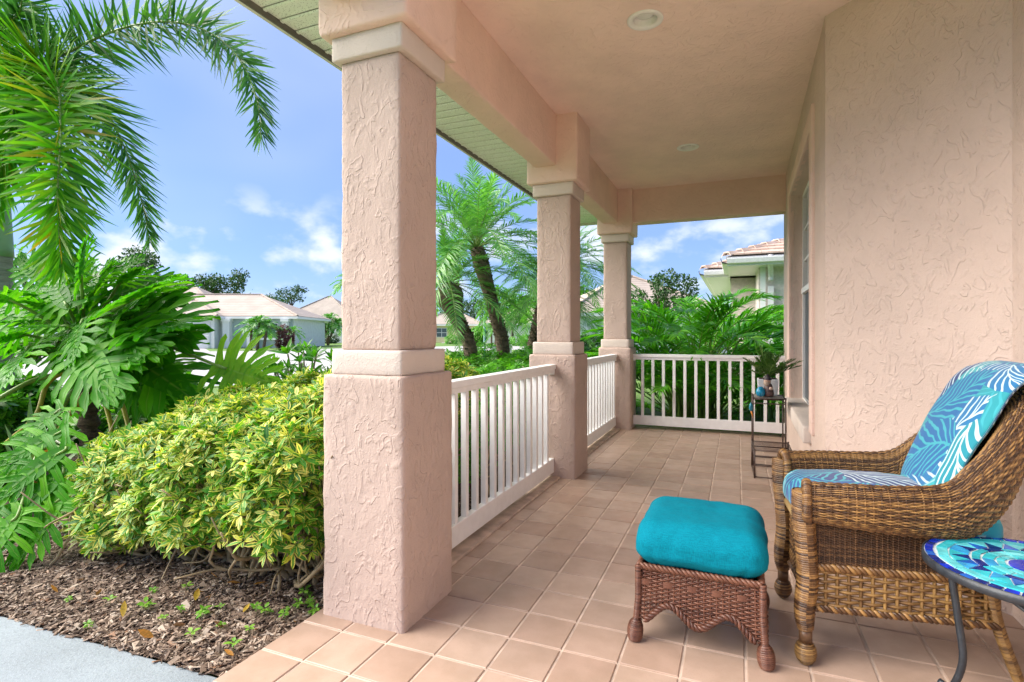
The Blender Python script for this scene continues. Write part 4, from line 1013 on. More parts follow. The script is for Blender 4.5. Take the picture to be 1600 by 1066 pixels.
def coil(mb, path, rad, sr=.003, pitch=.0075, per=12, core=True):
    """a pole or edge wrapped in cane"""
    path = np.asarray(path, float); n = len(path); rad = np.broadcast_to(np.asarray(rad, float), (n,))
    s = np.concatenate([[0], np.cumsum(np.linalg.norm(np.diff(path, axis=0), axis=1))]); L = s[-1]; m = int(L / pitch * per)
    t = np.linspace(0, L, m); P = np.stack([np.interp(t, s, path[:, k]) for k in range(3)], 1); Rr = np.interp(t, s, rad)
    T = nrm(np.gradient(path, axis=0)); a = np.array([0, 0, 1.]) if abs(T[0][2]) < .8 else np.array([1., 0, 0]); N = np.zeros_like(path); N[0] = nrm(np.cross(T[0], a))
    for i in range(1, n): N[i] = nrm(N[i - 1] - T[i] * (N[i - 1] @ T[i]))
    Nt = nrm(np.stack([np.interp(t, s, N[:, k]) for k in range(3)], 1)); Tt = nrm(np.stack([np.interp(t, s, T[:, k]) for k in range(3)], 1)); B = np.cross(Tt, Nt)
    th = np.arange(m) * 2 * math.pi / per
    H = P + Rr[:, None] * (np.cos(th)[:, None] * Nt + np.sin(th)[:, None] * B)
    # strand as a flat quad ribbon with a raised middle, cut in short lengths so that each has its own tone
    cut = per * 1
    for a0 in range(0, m - 1, cut):
        h = H[a0:a0 + cut + 1]; nn = nrm(h - P[a0:a0 + cut + 1]); tt = Tt[a0:a0 + cut + 1]
        if len(h) < 2: continue
        V = np.stack([h - tt * pitch * .55 - nn * sr * .6, h + nn * sr * .7, h + tt * pitch * .55 - nn * sr * .6], 1).reshape(-1, 3); i = np.arange(len(h) - 1) * 3
        mb.add(V, np.concatenate([np.stack([i, i + 1, i + 4, i + 3], 1), np.stack([i + 1, i + 2, i + 5, i + 4], 1)]))
    if core: mb.tube(path, rad * .93, 8)
def rope(mb, path, r=.006, twist=.035, strands=3):
    path = np.asarray(path, float); s = np.concatenate([[0], np.cumsum(np.linalg.norm(np.diff(path, axis=0), axis=1))]); L = s[-1]; m = max(8, int(L / .006)); t = np.linspace(0, L, m)
    P = np.stack([np.interp(t, s, path[:, k]) for k in range(3)], 1); T = nrm(np.gradient(P, axis=0)); N = nrm(np.cross(T, [.13, .2, .97])); B = np.cross(T, N)
    for k in range(strands):
        a = 2 * math.pi * (t / twist + k / strands); mb.tube(P + r * (np.cos(a)[:, None] * N + np.sin(a)[:, None] * B), r * .85, 5)
def spline_eval(ctrl, u):
    C = np.asarray(ctrl, float); k = len(C) - 1; C = np.vstack([2 * C[0] - C[1], C, 2 * C[-1] - C[-2]]); t = np.clip(u, 0, 1) * k * (1 - 1e-9); i = t.astype(int); f = (t - i)[..., None]
    a, b, c, d = C[i], C[i + 1], C[i + 2], C[i + 3]
    return .5 * ((2 * b) + (-a + c) * f + (2 * a - 5 * b + 4 * c - d) * f ** 2 + (-a + 3 * b - 3 * c + d) * f ** 3)
def cushion_mesh(hx, hy, hz, r, puff_t, puff_b=0., n=26, wr=.004, seed=0., side=0.):
    bm = bmesh.new(); bmesh.ops.create_cube(bm, size=2); bmesh.ops.subdivide_edges(bm, edges=bm.edges[:], cuts=n, use_grid_fill=True)
    for v in bm.verts:
        p = v.co; a = Vector((p.x * hx, p.y * hy, p.z * hz)); q = Vector((max(-hx + r, min(hx - r, a.x)), max(-hy + r, min(hy - r, a.y)), max(-hz + min(r, hz * .98), min(hz - min(r, hz * .98), a.z))))
        d = a - q; a = q + d.normalized() * min(r, hz * .98 if abs(d.x) + abs(d.y) < 1e-6 else r) if d.length > 1e-9 else a
        fx, fy = 1 - (a.x / hx) ** 2, 1 - (a.y / hy) ** 2; w_ = max(0, fx) ** .6 * max(0, fy) ** .6
        if a.z > 0: a.z += puff_t * w_
        else: a.z -= puff_b * w_
        zz = 1 - (a.z / (hz + puff_t)) ** 2; a.x += math.copysign(side * max(0, zz), a.x) * abs(a.x / hx) ** 3; a.y += math.copysign(side * max(0, zz), a.y) * abs(a.y / hy) ** 3
        a += a.normalized() * wr * (noise.noise(Vector((a.x * 11 + seed, a.y * 11, a.z * 11))) + .5 * noise.noise(Vector((a.x * 26, a.y * 26 + seed, a.z * 26))))
        v.co = a
    return bm
def m_teal():
    t = NT('teal_canvas'); v = t.coord()
    w1 = t.noise(t.n('ShaderNodeMapping', {0: v, 'Scale': (600, 600, 30)}).outputs[0], 1., 2); w2 = t.noise(t.n('ShaderNodeMapping', {0: v, 'Scale': (40, 700, 700)}).outputs[0], 1., 2)
    f = t.math('MULTIPLY', t.math('ADD', w1, w2), .5)
    c = t.mix(t.mapr(f, .35, .65), (.0, .155, .225, 1), (.0, .25, .345, 1)); lo = t.noise(v, 6, 3); c = t.mix(t.mapr(lo, .35, .7), c, t.mix(1., c, (.9, .93, .95, 1), 'MULTIPLY'))
    return t.done(t.pbr(c, .85, t.bump(f, .8, .0016), Specular_IOR_Level=.12))
M['teal'] = m_teal()
def m_print(name='palm_print'):
    """printed cloth: palm fronds in blues on white; two layers of scattered fronds"""
    t = NT(name); uv = t.n('ShaderNodeUVMap').outputs[0]
    def layer(scale, off, freq, wmax, sharp):
        m_ = t.n('ShaderNodeMapping', {0: uv, 'Scale': (scale, scale, 1), 'Location': (off, off * .7, 0)}).outputs[0]
        wob = t.n('ShaderNodeVectorMath', {0: m_, 1: t.n('ShaderNodeVectorMath', {0: t.noise(m_, 2.2, 2, .5, 0, False), 1: (.22, .22, 0)}, operation='MULTIPLY').outputs[0]}, operation='ADD').outputs[0]
        vo = t.n('ShaderNodeTexVoronoi', {'Vector': wob, 'Scale': 1., 'Randomness': .85}, voronoi_dimensions='2D', feature='F1')
        loc_ = t.n('ShaderNodeVectorMath', {0: wob, 1: vo.outputs['Position']}, operation='SUBTRACT').outputs[0]
        cs = t.n('ShaderNodeSeparateColor', {0: vo.outputs['Color']})
        an = t.math('MULTIPLY', cs.outputs[0], 6.283)
        rt = t.n('ShaderNodeVectorRotate', {'Vector': loc_, 'Angle': an}, rotation_type='Z_AXIS').outputs[0]
        s = t.n('ShaderNodeSeparateXYZ', {0: rt}); x, y = s.outputs[0], s.outputs[1]
        bend = t.math('ADD', x, t.math('MULTIPLY', t.math('MULTIPLY', y, y), .5)); ax = t.math('ABSOLUTE', bend)
        ph = t.math('SUBTRACT', y, t.math('MULTIPLY', t.math('POWER', ax, .8), 1.15))
        st = t.math('SINE', t.math('MULTIPLY', ph, freq)); m1 = t.mapr(st, -sharp - .15, -sharp + .15)
        yy = t.math('MULTIPLY', t.math('MULTIPLY', y, y), 1.9); lim = t.math('MULTIPLY', t.math('SUBTRACT', 1., yy, 0, True), wmax); m2 = t.mapr(t.math('SUBTRACT', ax, lim), -.01, .02, 1, 0); m3 = t.mapr(ax, .008, .016); rib = t.mapr(ax, .010, .018, 1, 0)
        m_out = t.math('MULTIPLY', m1, m3)
        return m_out, cs.outputs[1], m2
    a, ca, ma = layer(3.3, 3.1, 44., .36, .55); b, cb, mb_ = layer(3.0, 7.7, 40., .40, .60); c3, cc, mc = layer(3.6, 1.3, 46., .60, .60)
    pal = lambda x, k: t.ramp(x, k, 'CONSTANT')
    gap = lambda x: t.mix(t.mapr(t.math('FRACT', t.math('MULTIPLY', x, 5.7)), .45, .5), (.46, .60, .63, 1), (.03, .33, .40, 1)); base = gap(cc)
    col = t.mix(c3, base, pal(cc, [(0, (.012, .26, .31)), (.5, (.03, .34, .38)), (.8, (.008, .14, .33))]))
    col = t.mix(mb_, col, t.mix(b, gap(cb), pal(cb, [(0, (.004, .07, .25)), (.3, (.004, .14, .33)), (.6, (.008, .25, .33))])))
    col = t.mix(ma, col, t.mix(a, gap(ca), pal(ca, [(0, (.004, .03, .16)), (.25, (.004, .11, .30)), (.5, (.006, .22, .29)), (.75, (.003, .075, .24))])))
    cl_ = t.coord(); f = t.noise(cl_, 420, 2)
    return t.done(t.pbr(col, .8, t.bump(f, .3, .001), Sheen_Weight=.2))
M['print'] = m_print()
def planar_uv(me, fu, fv):
    l = me.uv_layers.new(name='UVMap') if not me.uv_layers else me.uv_layers[0]
    for lp in me.loops: co = me.vertices[lp.vertex_index].co; l.data[lp.index].uv = (fu(co), fv(co))

# ------------------------------------------------------------------ armchair
CA = R(4.0); CO = np.array([.239, 2.397, 0])
chair = thing('wicker_armchair', 'honey brown wicker armchair with rolled arms and high curved back', 'armchair', CO, CA)
half = np.array([(-.035, -.268, .632, .500), (.10, -.287, .640, .497), (.23, -.289, .645, .492), (.35, -.278, .662, .488), (.41, -.265, .735, .490), (.475, -.235, .845, .508), (.525, -.185, .93, .545), (.560, -.10, .972, .60), (.572, 0, .98, .62)])
ctrl = np.vstack([half, half[-2::-1] * [1, -1, 1, 1]])
def shell(u, v):
    C = spline_eval(ctrl, u); e = 1e-3; D = spline_eval(ctrl, np.clip(u + e, 0, 1)) - spline_eval(ctrl, np.clip(u - e, 0, 1))
    tx, ty = D[..., 0], D[..., 1]; l = np.hypot(tx, ty); nx, ny = ty / l, -tx / l           # outward
    H, B = C[..., 2], C[..., 3]
    pn = np.array([-.004, .026, .034, .024, -.004, -.040, -.062, -.070, -.070]); fz = np.array([0, .22, .55, .84, 1.0, .93, .72, .40, .12])
    k = spline_eval(np.stack([pn, fz, 0 * pn], 1), v); Bi = np.where(v > .5, B * .5 + .22, B); Bi = B
    z = Bi + (H - Bi) * k[..., 1]; x = C[..., 0] + nx * k[..., 0]; y = C[..., 1] + ny * k[..., 0]
    wgt = np.clip((C[..., 0] - .25) / .2, 0, 1); wgt = wgt * wgt * (3 - 2 * wgt); x = x + .22 * np.clip(z - .5, 0, 1) * wgt
    return np.stack([x, y, z], -1)
b = MB(); weave(b, shell, 84, 92, .0028, .0030, 4, None, .58, True, .003); b.build('arm_and_back', M['wicker'], chair, True)
# thin lining so that the weave is not see-through
uu, vv = np.meshgrid(np.linspace(0, 1, 90), np.linspace(.02, .98, 20)); g = shell(uu, vv)
def lining(P): 
    n = nrm(np.cross(np.gradient(P, axis=1), np.gradient(P, axis=0))); return P - n * .004
gi = lining(g); idx = np.arange(90 * 20).reshape(20, 90)
qd = np.stack([idx[:-1, :-1], idx[:-1, 1:], idx[1:, 1:], idx[1:, :-1]], -1).reshape(-1, 4)
MB().add(gi, qd).build('lining', M['wicker_d'], chair, True)
# arm ends, wrapped and carried down into the front legs
for sg in (-1, 1):
    us = np.full(16, 0. if sg < 0 else 1.); e_ = shell(us, np.linspace(0, .98, 16)); b = MB(); coil(b, e_, .015, .0026, .0065); b.build('arm_end', M['wicker'], chair, True)
    y = .252 * sg
    # filled end of the roll
    P = smooth_path([(-.036, y + .004 * sg, .60), (-.042, y, .53), (-.036, y, .42), (-.030, y, .30), (-.040, y, .19), (-.036, y, .12)], 40)
    b = MB(); coil(b, P, np.interp(np.linspace(0, 1, 40), [0, .12, .4, .7, .9, 1], [.044, .040, .033, .034, .030, .024]), .0034, .0078, 12); b.build('front_post', M['wicker'], chair, True)
    f = [o for o in chair.children if o.name.startswith('front_post')][-1]
    MB().tube([(-.036, y, .075), (-.036, y, .125)], .0215, 12).build('cuff', M['wicker_d'], f, True)
    zs = np.linspace(.004, .084, 16); b = MB(); coil(b, np.stack([0 * zs - .036, 0 * zs + y, zs], 1), np.clip(.034 * np.sqrt(np.clip(1 - ((zs - .042) / .044) ** 2, .02, 1)), .008, 1), .003, .0058); b.build('ball_foot', M['wicker_y'] if sg < 0 else M['wicker'], f, True)
    # rear legs, splayed and wrapped
    P = smooth_path([(.50, .205 * sg, .42), (.53, .19 * sg, .22), (.60, .165 * sg, .02)], 24); b = MB(); coil(b, P, np.linspace(.020, .0155, 24), .002, .006); b.build('rear_leg', M['wicker_y'], chair, True)
    # side panels
    def side(u, v, z0=.350, z1=.512, x1=.41):
        x = -.01 + (x1 + .01) * u; return np.stack([x, (sg * (-.252) * -1 + 0 * x) - sg * .055 * np.clip(x, 0, 1) / .55, z0 + (z1 - z0) * v], -1)
    b = MB(); weave(b, side, 40, 26, .0022, .0022, 4, None, .55, True, .003); b.build('side_panel', M['wicker_d'], chair, True)
    ap_ = lambda u, v: side(u, v, .205 + .0 * u, .335, .535)
    b = MB(); weave(b, ap_, 8, 15, .005, .0032, 6, None, .36, True, .006); b.build('apron', M['wicker_y'], chair, True)
    ln = np.linspace(0, 1, 30); b = MB(); rope(b, side(ln, 0 * ln, .342, .5, .54), .009, .05); rope(b, side(ln, 0 * ln, .200, .5, .54), .008, .045); b.build('braid', M['wicker'], chair, True)
    # side backing inside
    q = side(np.array([0, 1, 1, 0.]), np.array([0, 0, 1, 1.]), .352, .51, .41) - np.array([0, sg * .007, 0]); MB().add(q, [(0, 1, 2, 3)]).build('panel_lining', M['wicker_d'], chair)
fr_ = lambda u, v: np.stack([-.012 - .006 * np.sin(math.pi * u), -.225 + .45 * u, (.165 + .035 * np.sin(math.pi * u)) + (.42 - .165 - .035 * np.sin(math.pi * u)) * v], -1)
b = MB(); weave(b, fr_, 22, 22, .004, .003, 4, None, .5, True, .004); b.build('front_apron', M['wicker'], chair, True)
MB().tube([(-.022, -.222, .432), (-.022, .222, .432)], .0165, 12).build('bamboo_rail', M['bamboo'], chair, True)
ln = np.linspace(0, 1, 30); b = MB(); rope(b, fr_(ln, 0 * ln), .008, .045); b.build('braid', M['wicker_d'], chair, True)
bk = lambda u, v: np.stack([.535 + 0 * u, -.185 + .37 * u, .20 + .16 * v], -1); b = MB(); weave(b, bk, 9, 12, .004, .003, 4, None, .4, True, .005); b.build('rear_apron', M['wicker_y'], chair, True)
MB().add([(-.01, -.23, .436), (-.01, .23, .436), (.56, .19, .436), (.56, -.19, .436)], [(0, 1, 2, 3)]).build('seat_deck', M['wicker_d'], chair)
# cushions lie loose on the chair
bm = cushion_mesh(.296, .212, .064, .055, .040, .004, 26, .006, 3., .008)
sc_ = bm_build('seat_cushion', bm, M['print'], None, True); planar_uv(sc_.data, lambda c: c.x * 1. + .3 * c.z, lambda c: c.y + .35 * c.z + 2)
rotm = lambda x, y: (CO[0] + x * math.cos(CA) - y * math.sin(CA), CO[1] + x * math.sin(CA) + y * math.cos(CA))
sc_.location = (*rotm(.255, 0), .505); sc_.rotation_euler = (0, R(.5), CA)
tag(sc_, 'puffy seat cushion printed with blue palm leaves on the wicker armchair', 'cushion')
def swept_cushion():
    path = smooth_path([(.375, 0, .565), (.415, 0, .66), (.475, 0, .80), (.538, 0, .915), (.580, 0, .985), (.640, 0, 1.030), (.705, 0, 1.020), (.745, 0, .95), (.755, 0, .87)], 60)
    n = 34; T = nrm(np.gradient(path, axis=0)); th = np.linspace(0, 1, 60)
    tk = np.interp(th, [0, .04, .12, .5, .62, .75, .96, 1], [.008, .020, .030, .029, .020, .017, .014, .004]); hw = np.interp(th, [0, .06, .5, .7, .97, 1], [.185, .205, .212, .205, .20, .19])
    V, U = [], []
    for i in range(60):
        nv = np.array([-T[i][2], 0, T[i][0]])                      # towards the sitter / up
        if nv[0] > 0 and i < 30: nv = -nv
        for j in range(n):
            a = 2 * math.pi * j / n; ca, sa = math.cos(a), math.sin(a); cy = math.copysign(abs(ca) ** .42, ca); cz = math.copysign(abs(sa) ** .8, sa)
            y = cy * hw[i]; off = cz * tk[i] * (1 - .35 * (abs(cy)) ** 4)
            p = path[i] + nv * off + np.array([0, y, 0]); p = p + nv * .006 * noise.noise(Vector((p[0] * 9, p[1] * 9, p[2] * 9))) + np.array([0, 0, .02]) * (i / 60 > .55) * -(abs(cy) ** 3) * .5
            V.append(p); U.append((th[i] * .95, y + (.5 if cz < -.2 else 0)))
    Q = [(i * n + j, i * n + (j + 1) % n, (i + 1) * n + (j + 1) % n, (i + 1) * n + j) for i in range(59) for j in range(n)]
    b = MB().add(V, Q, uv=U)
    for i in (0, 59):
        c = b.n; b.add([path[i]], uv=[(th[i] * .95, 0)]); b.T.append(np.array([(c, i * n + j, i * n + (j + 1) % n) for j in range(n)]))
    return b
bc = swept_cushion().build('back_cushion', M['print'], None, True); bc.location = CO; bc.rotation_euler = (0, 0, CA)
bmx = bmesh.new(); bmx.from_mesh(bc.data); bmesh.ops.recalc_face_normals(bmx, faces=bmx.faces[:]); bmx.to_mesh(bc.data); bmx.free()
tag(bc, 'long back cushion printed with blue palm leaves draped over the armchair back', 'cushion')

# ------------------------------------------------------------------ ottoman
ott = thing('wicker_ottoman', 'square red brown wicker ottoman base with scalloped skirt', 'ottoman', (-.129, 2.282, 0), R(-.5))
OW = .209
def scal(u):   # lower edge of the skirt
    return .117 - .034 * np.cos(4 * math.pi * np.asarray(u)) - .006 * np.cos(2 * math.pi * np.asarray(u))
for k in range(4):
    a = k * math.pi / 2; ca, sa = math.cos(a), math.sin(a)
    def pan(u, v, ca=ca, sa=sa):
        x = (-OW + 2 * OW * u) * (1 + .02 * (1 - v)); y = -OW - .012 * (1 - v); z = .055 + (.278 - .055) * v
        return np.stack([x * ca - y * sa, x * sa + y * ca, z], -1)
    b = MB(); weave(b, pan, 30, 20, .0035, .0028, 4, lambda u, v: (.055 + .223 * v) > scal(u), .52, True, .0035, k); b.build('skirt_panel', M['wicker_r'], ott, True)
    P_ = lambda u: np.stack([(-OW + 2 * OW * u) * ca - (-OW - .012) * sa, (-OW + 2 * OW * u) * sa + (-OW - .012) * ca, scal(u)], -1)
    us = np.linspace(.045, .955, 60); b = MB(); rope(b, P_(us), .0075, .05); b.build('scallop_braid', M['wicker_r'], ott, True)
    us = np.linspace(0, 1, 20); tp = pan(us, np.ones(20)) ; b = MB(); rope(b, tp, .0075, .05); b.build('top_braid', M['wicker_r'], ott, True)
    # flat reed band woven in
    n_ = 10
    for q in range(0, n_, 2):
        b = MB()
        uq = np.linspace((q + .08) / n_, (q + .92) / n_, 6); A_ = pan(uq, np.full(6, .80)); B_ = pan(uq, np.full(6, .71)); out = np.array([sa, -ca, 0]) * (.0075 * np.sin(np.linspace(.15, .85, 6) * math.pi))[:, None]
        V = np.stack([A_ + out, B_ + out], 1).reshape(-1, 3); i = np.arange(5) * 2; b.add(V, np.stack([i, i + 1, i + 3, i + 2], 1))
        b.build('reed_piece', M['wicker_r'], ott, True)
    x, y = (OW + .004) * (1 if k in (0, 1) else -1), (OW + .004) * (1 if k in (1, 2) else -1)
    zs = np.linspace(.003, .28, 40); rr = np.where(zs < .075, .012 + .017 * np.sqrt(np.clip(1 - ((zs - .038) / .040) ** 2, 0, 1)), .0115)
    b = MB(); coil(b, np.stack([x * (1 + .06 * np.clip((.16 - zs) / .16, 0, 1)), y * (1 + .06 * np.clip((.16 - zs) / .16, 0, 1)), zs], 1), rr, .0026, .0062); b.build('leg', M['wicker_r'], ott, True)
MB().add([(-OW, -OW, .268), (OW, -OW, .268), (OW, OW, .268), (-OW, OW, .268)], [(0, 1, 2, 3)]).build('deck', M['wicker_r'], ott)
bm = cushion_mesh(.228, .228, .080, .070, .020, .0, 40, .0065, 9., .006)
for v in bm.verts:       # tucked corners and slack cloth low down
    c = v.co; k = min(1, abs(c.x) / .23) * min(1, abs(c.y) / .23); lowz = max(0, (-c.z + .01) / .08)
    ang_ = math.atan2(abs(c.y), abs(c.x)); fold = math.exp(-((ang_ - .62) / .035) ** 2) + math.exp(-((ang_ - .95) / .035) ** 2)
    c -= Vector((c.x, c.y, 0)) * (.075 * fold * min(1., lowz) * k); c.z -= .010 * math.exp(-((c.x - .03) ** 2 + (c.y + .02) ** 2) / .012) * (c.z > .05)
    if c.z < -.03: c -= Vector((c.x, c.y, 0)) * (.05 * ((-c.z - .03) / .05))
ocu = bm_build('ottoman_cushion', bm, M['teal'], None, True); ocu.location = (-.129, 2.282, .352); ocu.rotation_euler = (0, 0, R(-.5))
tag(ocu, 'plump teal canvas cushion on the square wicker ottoman', 'cushion')

# ------------------------------------------------------------------ mosaic side table
TCX, TCY, TZ, TR = .775, 1.978, .492, .2515
tab = thing('mosaic_table', 'round black metal side table with a blue mosaic top', 'table', (TCX, TCY, 0))
M['iron'] = m_plain('dark_iron', (.022, .028, .036), .42, .25, .3, 40)
M['grout_w'] = m_plain('mosaic_grout', (.58, .66, .68), .8, .08)
def m_glaze(name, c): return m_plain(name, c, .12, .22, 0, 25, Specular_IOR_Level=.6)
GL = [m_glaze('glaze_navy', (.006, .02, .16)), m_glaze('glaze_blue', (.012, .10, .42)), m_glaze('glaze_turquoise', (.03, .42, .50)), m_glaze('glaze_aqua', (.10, .52, .58)), m_glaze('glaze_sky', (.03, .28, .56)), m_glaze('glaze_cobalt', (.006, .03, .42))]
n = 64; th = np.arange(n) * 2 * math.pi / n
def disc(r, z0, z1):
    V = [(0, 0, z1)] + [(math.cos(a) * r, math.sin(a) * r, z1) for a in th] + [(math.cos(a) * r, math.sin(a) * r, z0) for a in th] + [(0, 0, z0)]
    T = [(0, 1 + i, 1 + (i + 1) % n) for i in range(n)] + [(2 * n + 1, n + 1 + (i + 1) % n, n + 1 + i) for i in range(n)]; Q = [(1 + i, n + 1 + i, n + 1 + (i + 1) % n, 1 + (i + 1) % n) for i in range(n)]
    return V, Q, T
V, Q, T = disc(TR - .002, TZ - .022, TZ - .004); top = MB().add(V, Q, T).build('tabletop', M['grout_w'], tab)
V = np.concatenate([np.stack([np.cos(th) * r, np.sin(th) * r, np.full(n, z)], 1) for r, z in ((TR - .0015, TZ - .001), (TR + .003, TZ - .002), (TR + .004, TZ - .026), (TR - .004, TZ - .028))])
MB().add(V, [(i * n + j, (i + 1) * n + j, (i + 1) * n + (j + 1) % n, i * n + (j + 1) % n) for i in range(3) for j in range(n)]).build('rim', M['iron'], tab, True)
def mtile(poly, mat):
    c = np.mean(poly, 0); P = np.array([c + (p - c) * (1 - .0030 / max(.006, np.linalg.norm(p - c))) for p in np.array(poly)])
    m = len(P); V = [(x, y, TZ - .005) for x, y in P] + [(x, y, TZ + random.uniform(-.0007, .0007)) for x, y in P]
    b = MB(); b.add(V, [(i, (i + 1) % m, m + (i + 1) % m, m + i) for i in range(m)])
    b.T.append(np.array([(m, m + i, m + i + 1) for i in range(1, m - 1)])); b.build('mosaic_tile', mat, top)
pol = lambda r, a: np.array([r * math.cos(a), r * math.sin(a)])
def ringt(r0, r1, n_, mats, jit=0., off=0.):
    for k in range(n_):
        a, c = 2 * math.pi * k / n_ + off, 2 * math.pi * (k + 1) / n_ + off; sub = max(1, int((c - a) / .2))
        aa = np.linspace(a, c, sub + 1); poly = [pol(r0, x) for x in aa] + [pol(r1, x) for x in aa[::-1]]
        mtile(poly, random.choice(mats))
ringt(.226, .249, 46, [GL[0], GL[0], GL[1], GL[5]])
ringt(.194, .222, 16, [GL[2], GL[3], GL[3]])
ns_ = 22
for k in range(ns_):
    a = 2 * math.pi * k / ns_; w_ = 2 * math.pi / ns_
    mtile([pol(.142, a), pol(.190, a + w_ / 2), pol(.142, a + w_)], random.choice([GL[1], GL[4], GL[0]]))
    mtile([pol(.190, a - w_ / 2), pol(.191, a), pol(.190, a + w_ / 2), pol(.145, a)], random.choice([GL[2], GL[3], GL[4]]))
ringt(.118, .139, 15, [GL[0], GL[4], GL[1], GL[2]], 0, .1)
ringt(.086, .114, 12, [GL[2], GL[3], GL[3], GL[4]], 0, .25)
ringt(.062, .083, 14, [GL[2], GL[3]], 0, .05)
mtile([pol(.058, a) for a in np.linspace(0, 2 * math.pi, 24, endpoint=False)], GL[5])
for k in range(3):
    a = math.radians(128 + 120 * k) ; hd = np.array([math.cos(a), math.sin(a), 0])
    P = smooth_path([hd * .215 + [0, 0, TZ - .028], hd * .226 + [0, 0, .40], hd * .205 + [0, 0, .25], hd * .190 + [0, 0, .12], hd * .225 + [0, 0, .012], hd * .262 + [0, 0, .010]], 30)
    MB().tube(P, .0105, 10).build('leg', M['iron'], tab, True)
    a2 = a + 2 * math.pi / 3; h2_ = np.array([math.cos(a2), math.sin(a2), 0]); MB().tube([hd * .22 + [0, 0, .435], h2_ * .22 + [0, 0, .435]], .006, 8).build('stretcher', M['iron'], tab, True)
    MB().tube([hd * .214 + [0, 0, .36], hd * .10 + [0, 0, TZ - .026]], .007, 8).build('brace', M['iron'], tab, True)

# ------------------------------------------------------------------ nested metal plant stands
M['rust'] = m_plain('bronze_metal', (.060, .036, .028), .5, .4, .4, 30)
M['mesh'] = m_plain('slate_top', (.22, .20, .17), .6, .3, .2, 40)
def stand(label, pts, H, nm, slats=True, shelf=()):
    P = np.array(pts); o = P[:, :2].mean(0); t = thing(nm, label, 'plant stand', (o[0], o[1], 0)); q = P[:, :2] - o
    for c in q: MB().tube([(*c, 0), (*c, H)], .0065, 8).build('leg', M['rust'], t, True)
    for z in (.012, H - .012, H - .055):
        for i in range(4): MB().tube([(*q[i], z), (*q[(i + 1) % 4], z)], .005, 6).build('rail', M['rust'], t, True)
    for z in (H - .012,) + shelf:
        for k in range(1, 8):
            f = k / 8; a = q[0] * (1 - f) + q[3] * f; c = q[1] * (1 - f) + q[2] * f; MB().tube([(*a, z), (*c, z)], .0028, 5).build('slat', M['rust'], t, True)
        if z != H - .012:
            for i in range(4): MB().tube([(*q[i], z), (*q[(i + 1) % 4], z)], .005, 6).build('rail', M['rust'], t, True)
    return t, o
SX0, SX1 = .128, .385
st1, so1 = stand('tall bronze metal plant stand carrying the potted cycad by the end railing', [(SX0, 5.20), (SX1, 5.20), (SX1, 5.52), (SX0, 5.52)], .60, 'plant_stand')
st2, so2 = stand('low bronze metal plant stand tucked in front of the taller one', [(.128, 4.74), (.40, 4.74), (.40, 5.15), (.118, 5.15)], .235, 'plant_stand')
MB().box(-.115, .115, -.145, .145, .590, .598).build('top_plate', M['mesh'], st1)
# potted cycad
pt = thing('potted_cycad', 'white square planter with a small feathery cycad on the tall metal stand', 'potted plant', (.255, 5.43, .601))
bm = bmesh.new(); bmesh.ops.create_cube(bm, size=1)
for v in bm.verts: s = .075 if v.co.z < 0 else .086; v.co = Vector((math.copysign(s, v.co.x), math.copysign(s, v.co.y), 0 if v.co.z < 0 else .145))
bmesh.ops.bevel(bm, geom=bm.edges[:], offset=.006, segments=2, affect='EDGES'); bm_build('planter', bm, M['vinyl'], pt)
MB().box(-.075, .075, -.075, .075, .1455, .148).build('potting_soil', M['soil'], pt)
rs = np.random.default_rng(11)
for q in range(24):
    a = q * 2.399; el = math.radians(rs.uniform(22, 82)); ln = rs.uniform(.24, .36); hd = np.array([math.cos(a), math.sin(a), 0]); d0 = hd * math.cos(el) + np.array([0, 0, math.sin(el)]); tt = np.linspace(0, 1, 12)
    Pm = np.array([0, 0, .15]) + d0 * (ln * tt)[:, None] + np.array([0, 0, -1.]) * (.12 * ln * tt ** 2)[:, None]
    lb, sb = MB(), MB(); frond(lb, sb, Pm, 26, .085, .008, (55, 30), 0, 25, .08, .12, .003, jit=.05, st=(0, .5, 1), pw=(.7, 1, .06)); f = sb.build('frond', M['petiole'], pt, True); lb.build('leaflets', M['cyc'] if 'cyc' in M else M.setdefault('cyc', m_leaf('cycad_leaflet', [(.05, .13, .025), (.09, .19, .035), (.13, .24, .05)], .5, .25)), f, True)
# garden figurine with a peaked cap holding a round blue bird-like ball
fg = thing('garden_figurine', 'small bearded figurine in a dark cap beside a round blue ornament on the stand', 'figurine', (.232, 5.262, .601))
def lathe(b, prof, n=18, c=(0, 0, 0)):
    t_ = np.arange(n) * 2 * math.pi / n; V = np.concatenate([np.stack([c[0] + np.cos(t_) * r, c[1] + np.sin(t_) * r, np.full(n, c[2] + z)], 1) for r, z in prof])
    b.add(V, [(i * n + j, i * n + (j + 1) % n, (i + 1) * n + (j + 1) % n, (i + 1) * n + j) for i in range(len(prof) - 1) for j in range(n)]); return b
lathe(MB(), [(.001, 0), (.040, .002), (.044, .03), (.038, .07), (.030, .10), (.022, .115), (.001, .118)], c=(.022, 0, 0)).build('body', m_plain('figurine_coat', (.10, .055, .05), .5, .3), fg, True)
lathe(MB(), [(.001, .105), (.020, .110), (.029, .128), (.028, .148), (.018, .162), (.001, .166)], c=(.012, -.006, 0)).build('head', m_plain('figurine_skin', (.46, .28, .20), .5, .15), fg, True)
lathe(MB(), [(.031, .146), (.034, .150), (.026, .168), (.014, .186), (.004, .198), (.0005, .202)], c=(.015, -.002, 0)).build('cap', m_plain('figurine_cap', (.035, .025, .03), .5, .3), fg, True)
lathe(MB(), [(.001, .088), (.018, .098), (.026, .118), (.020, .132), (.001, .136)], c=(.006, -.018, 0)).build('beard', m_plain('figurine_beard', (.36, .27, .21), .7, .2), fg, True)
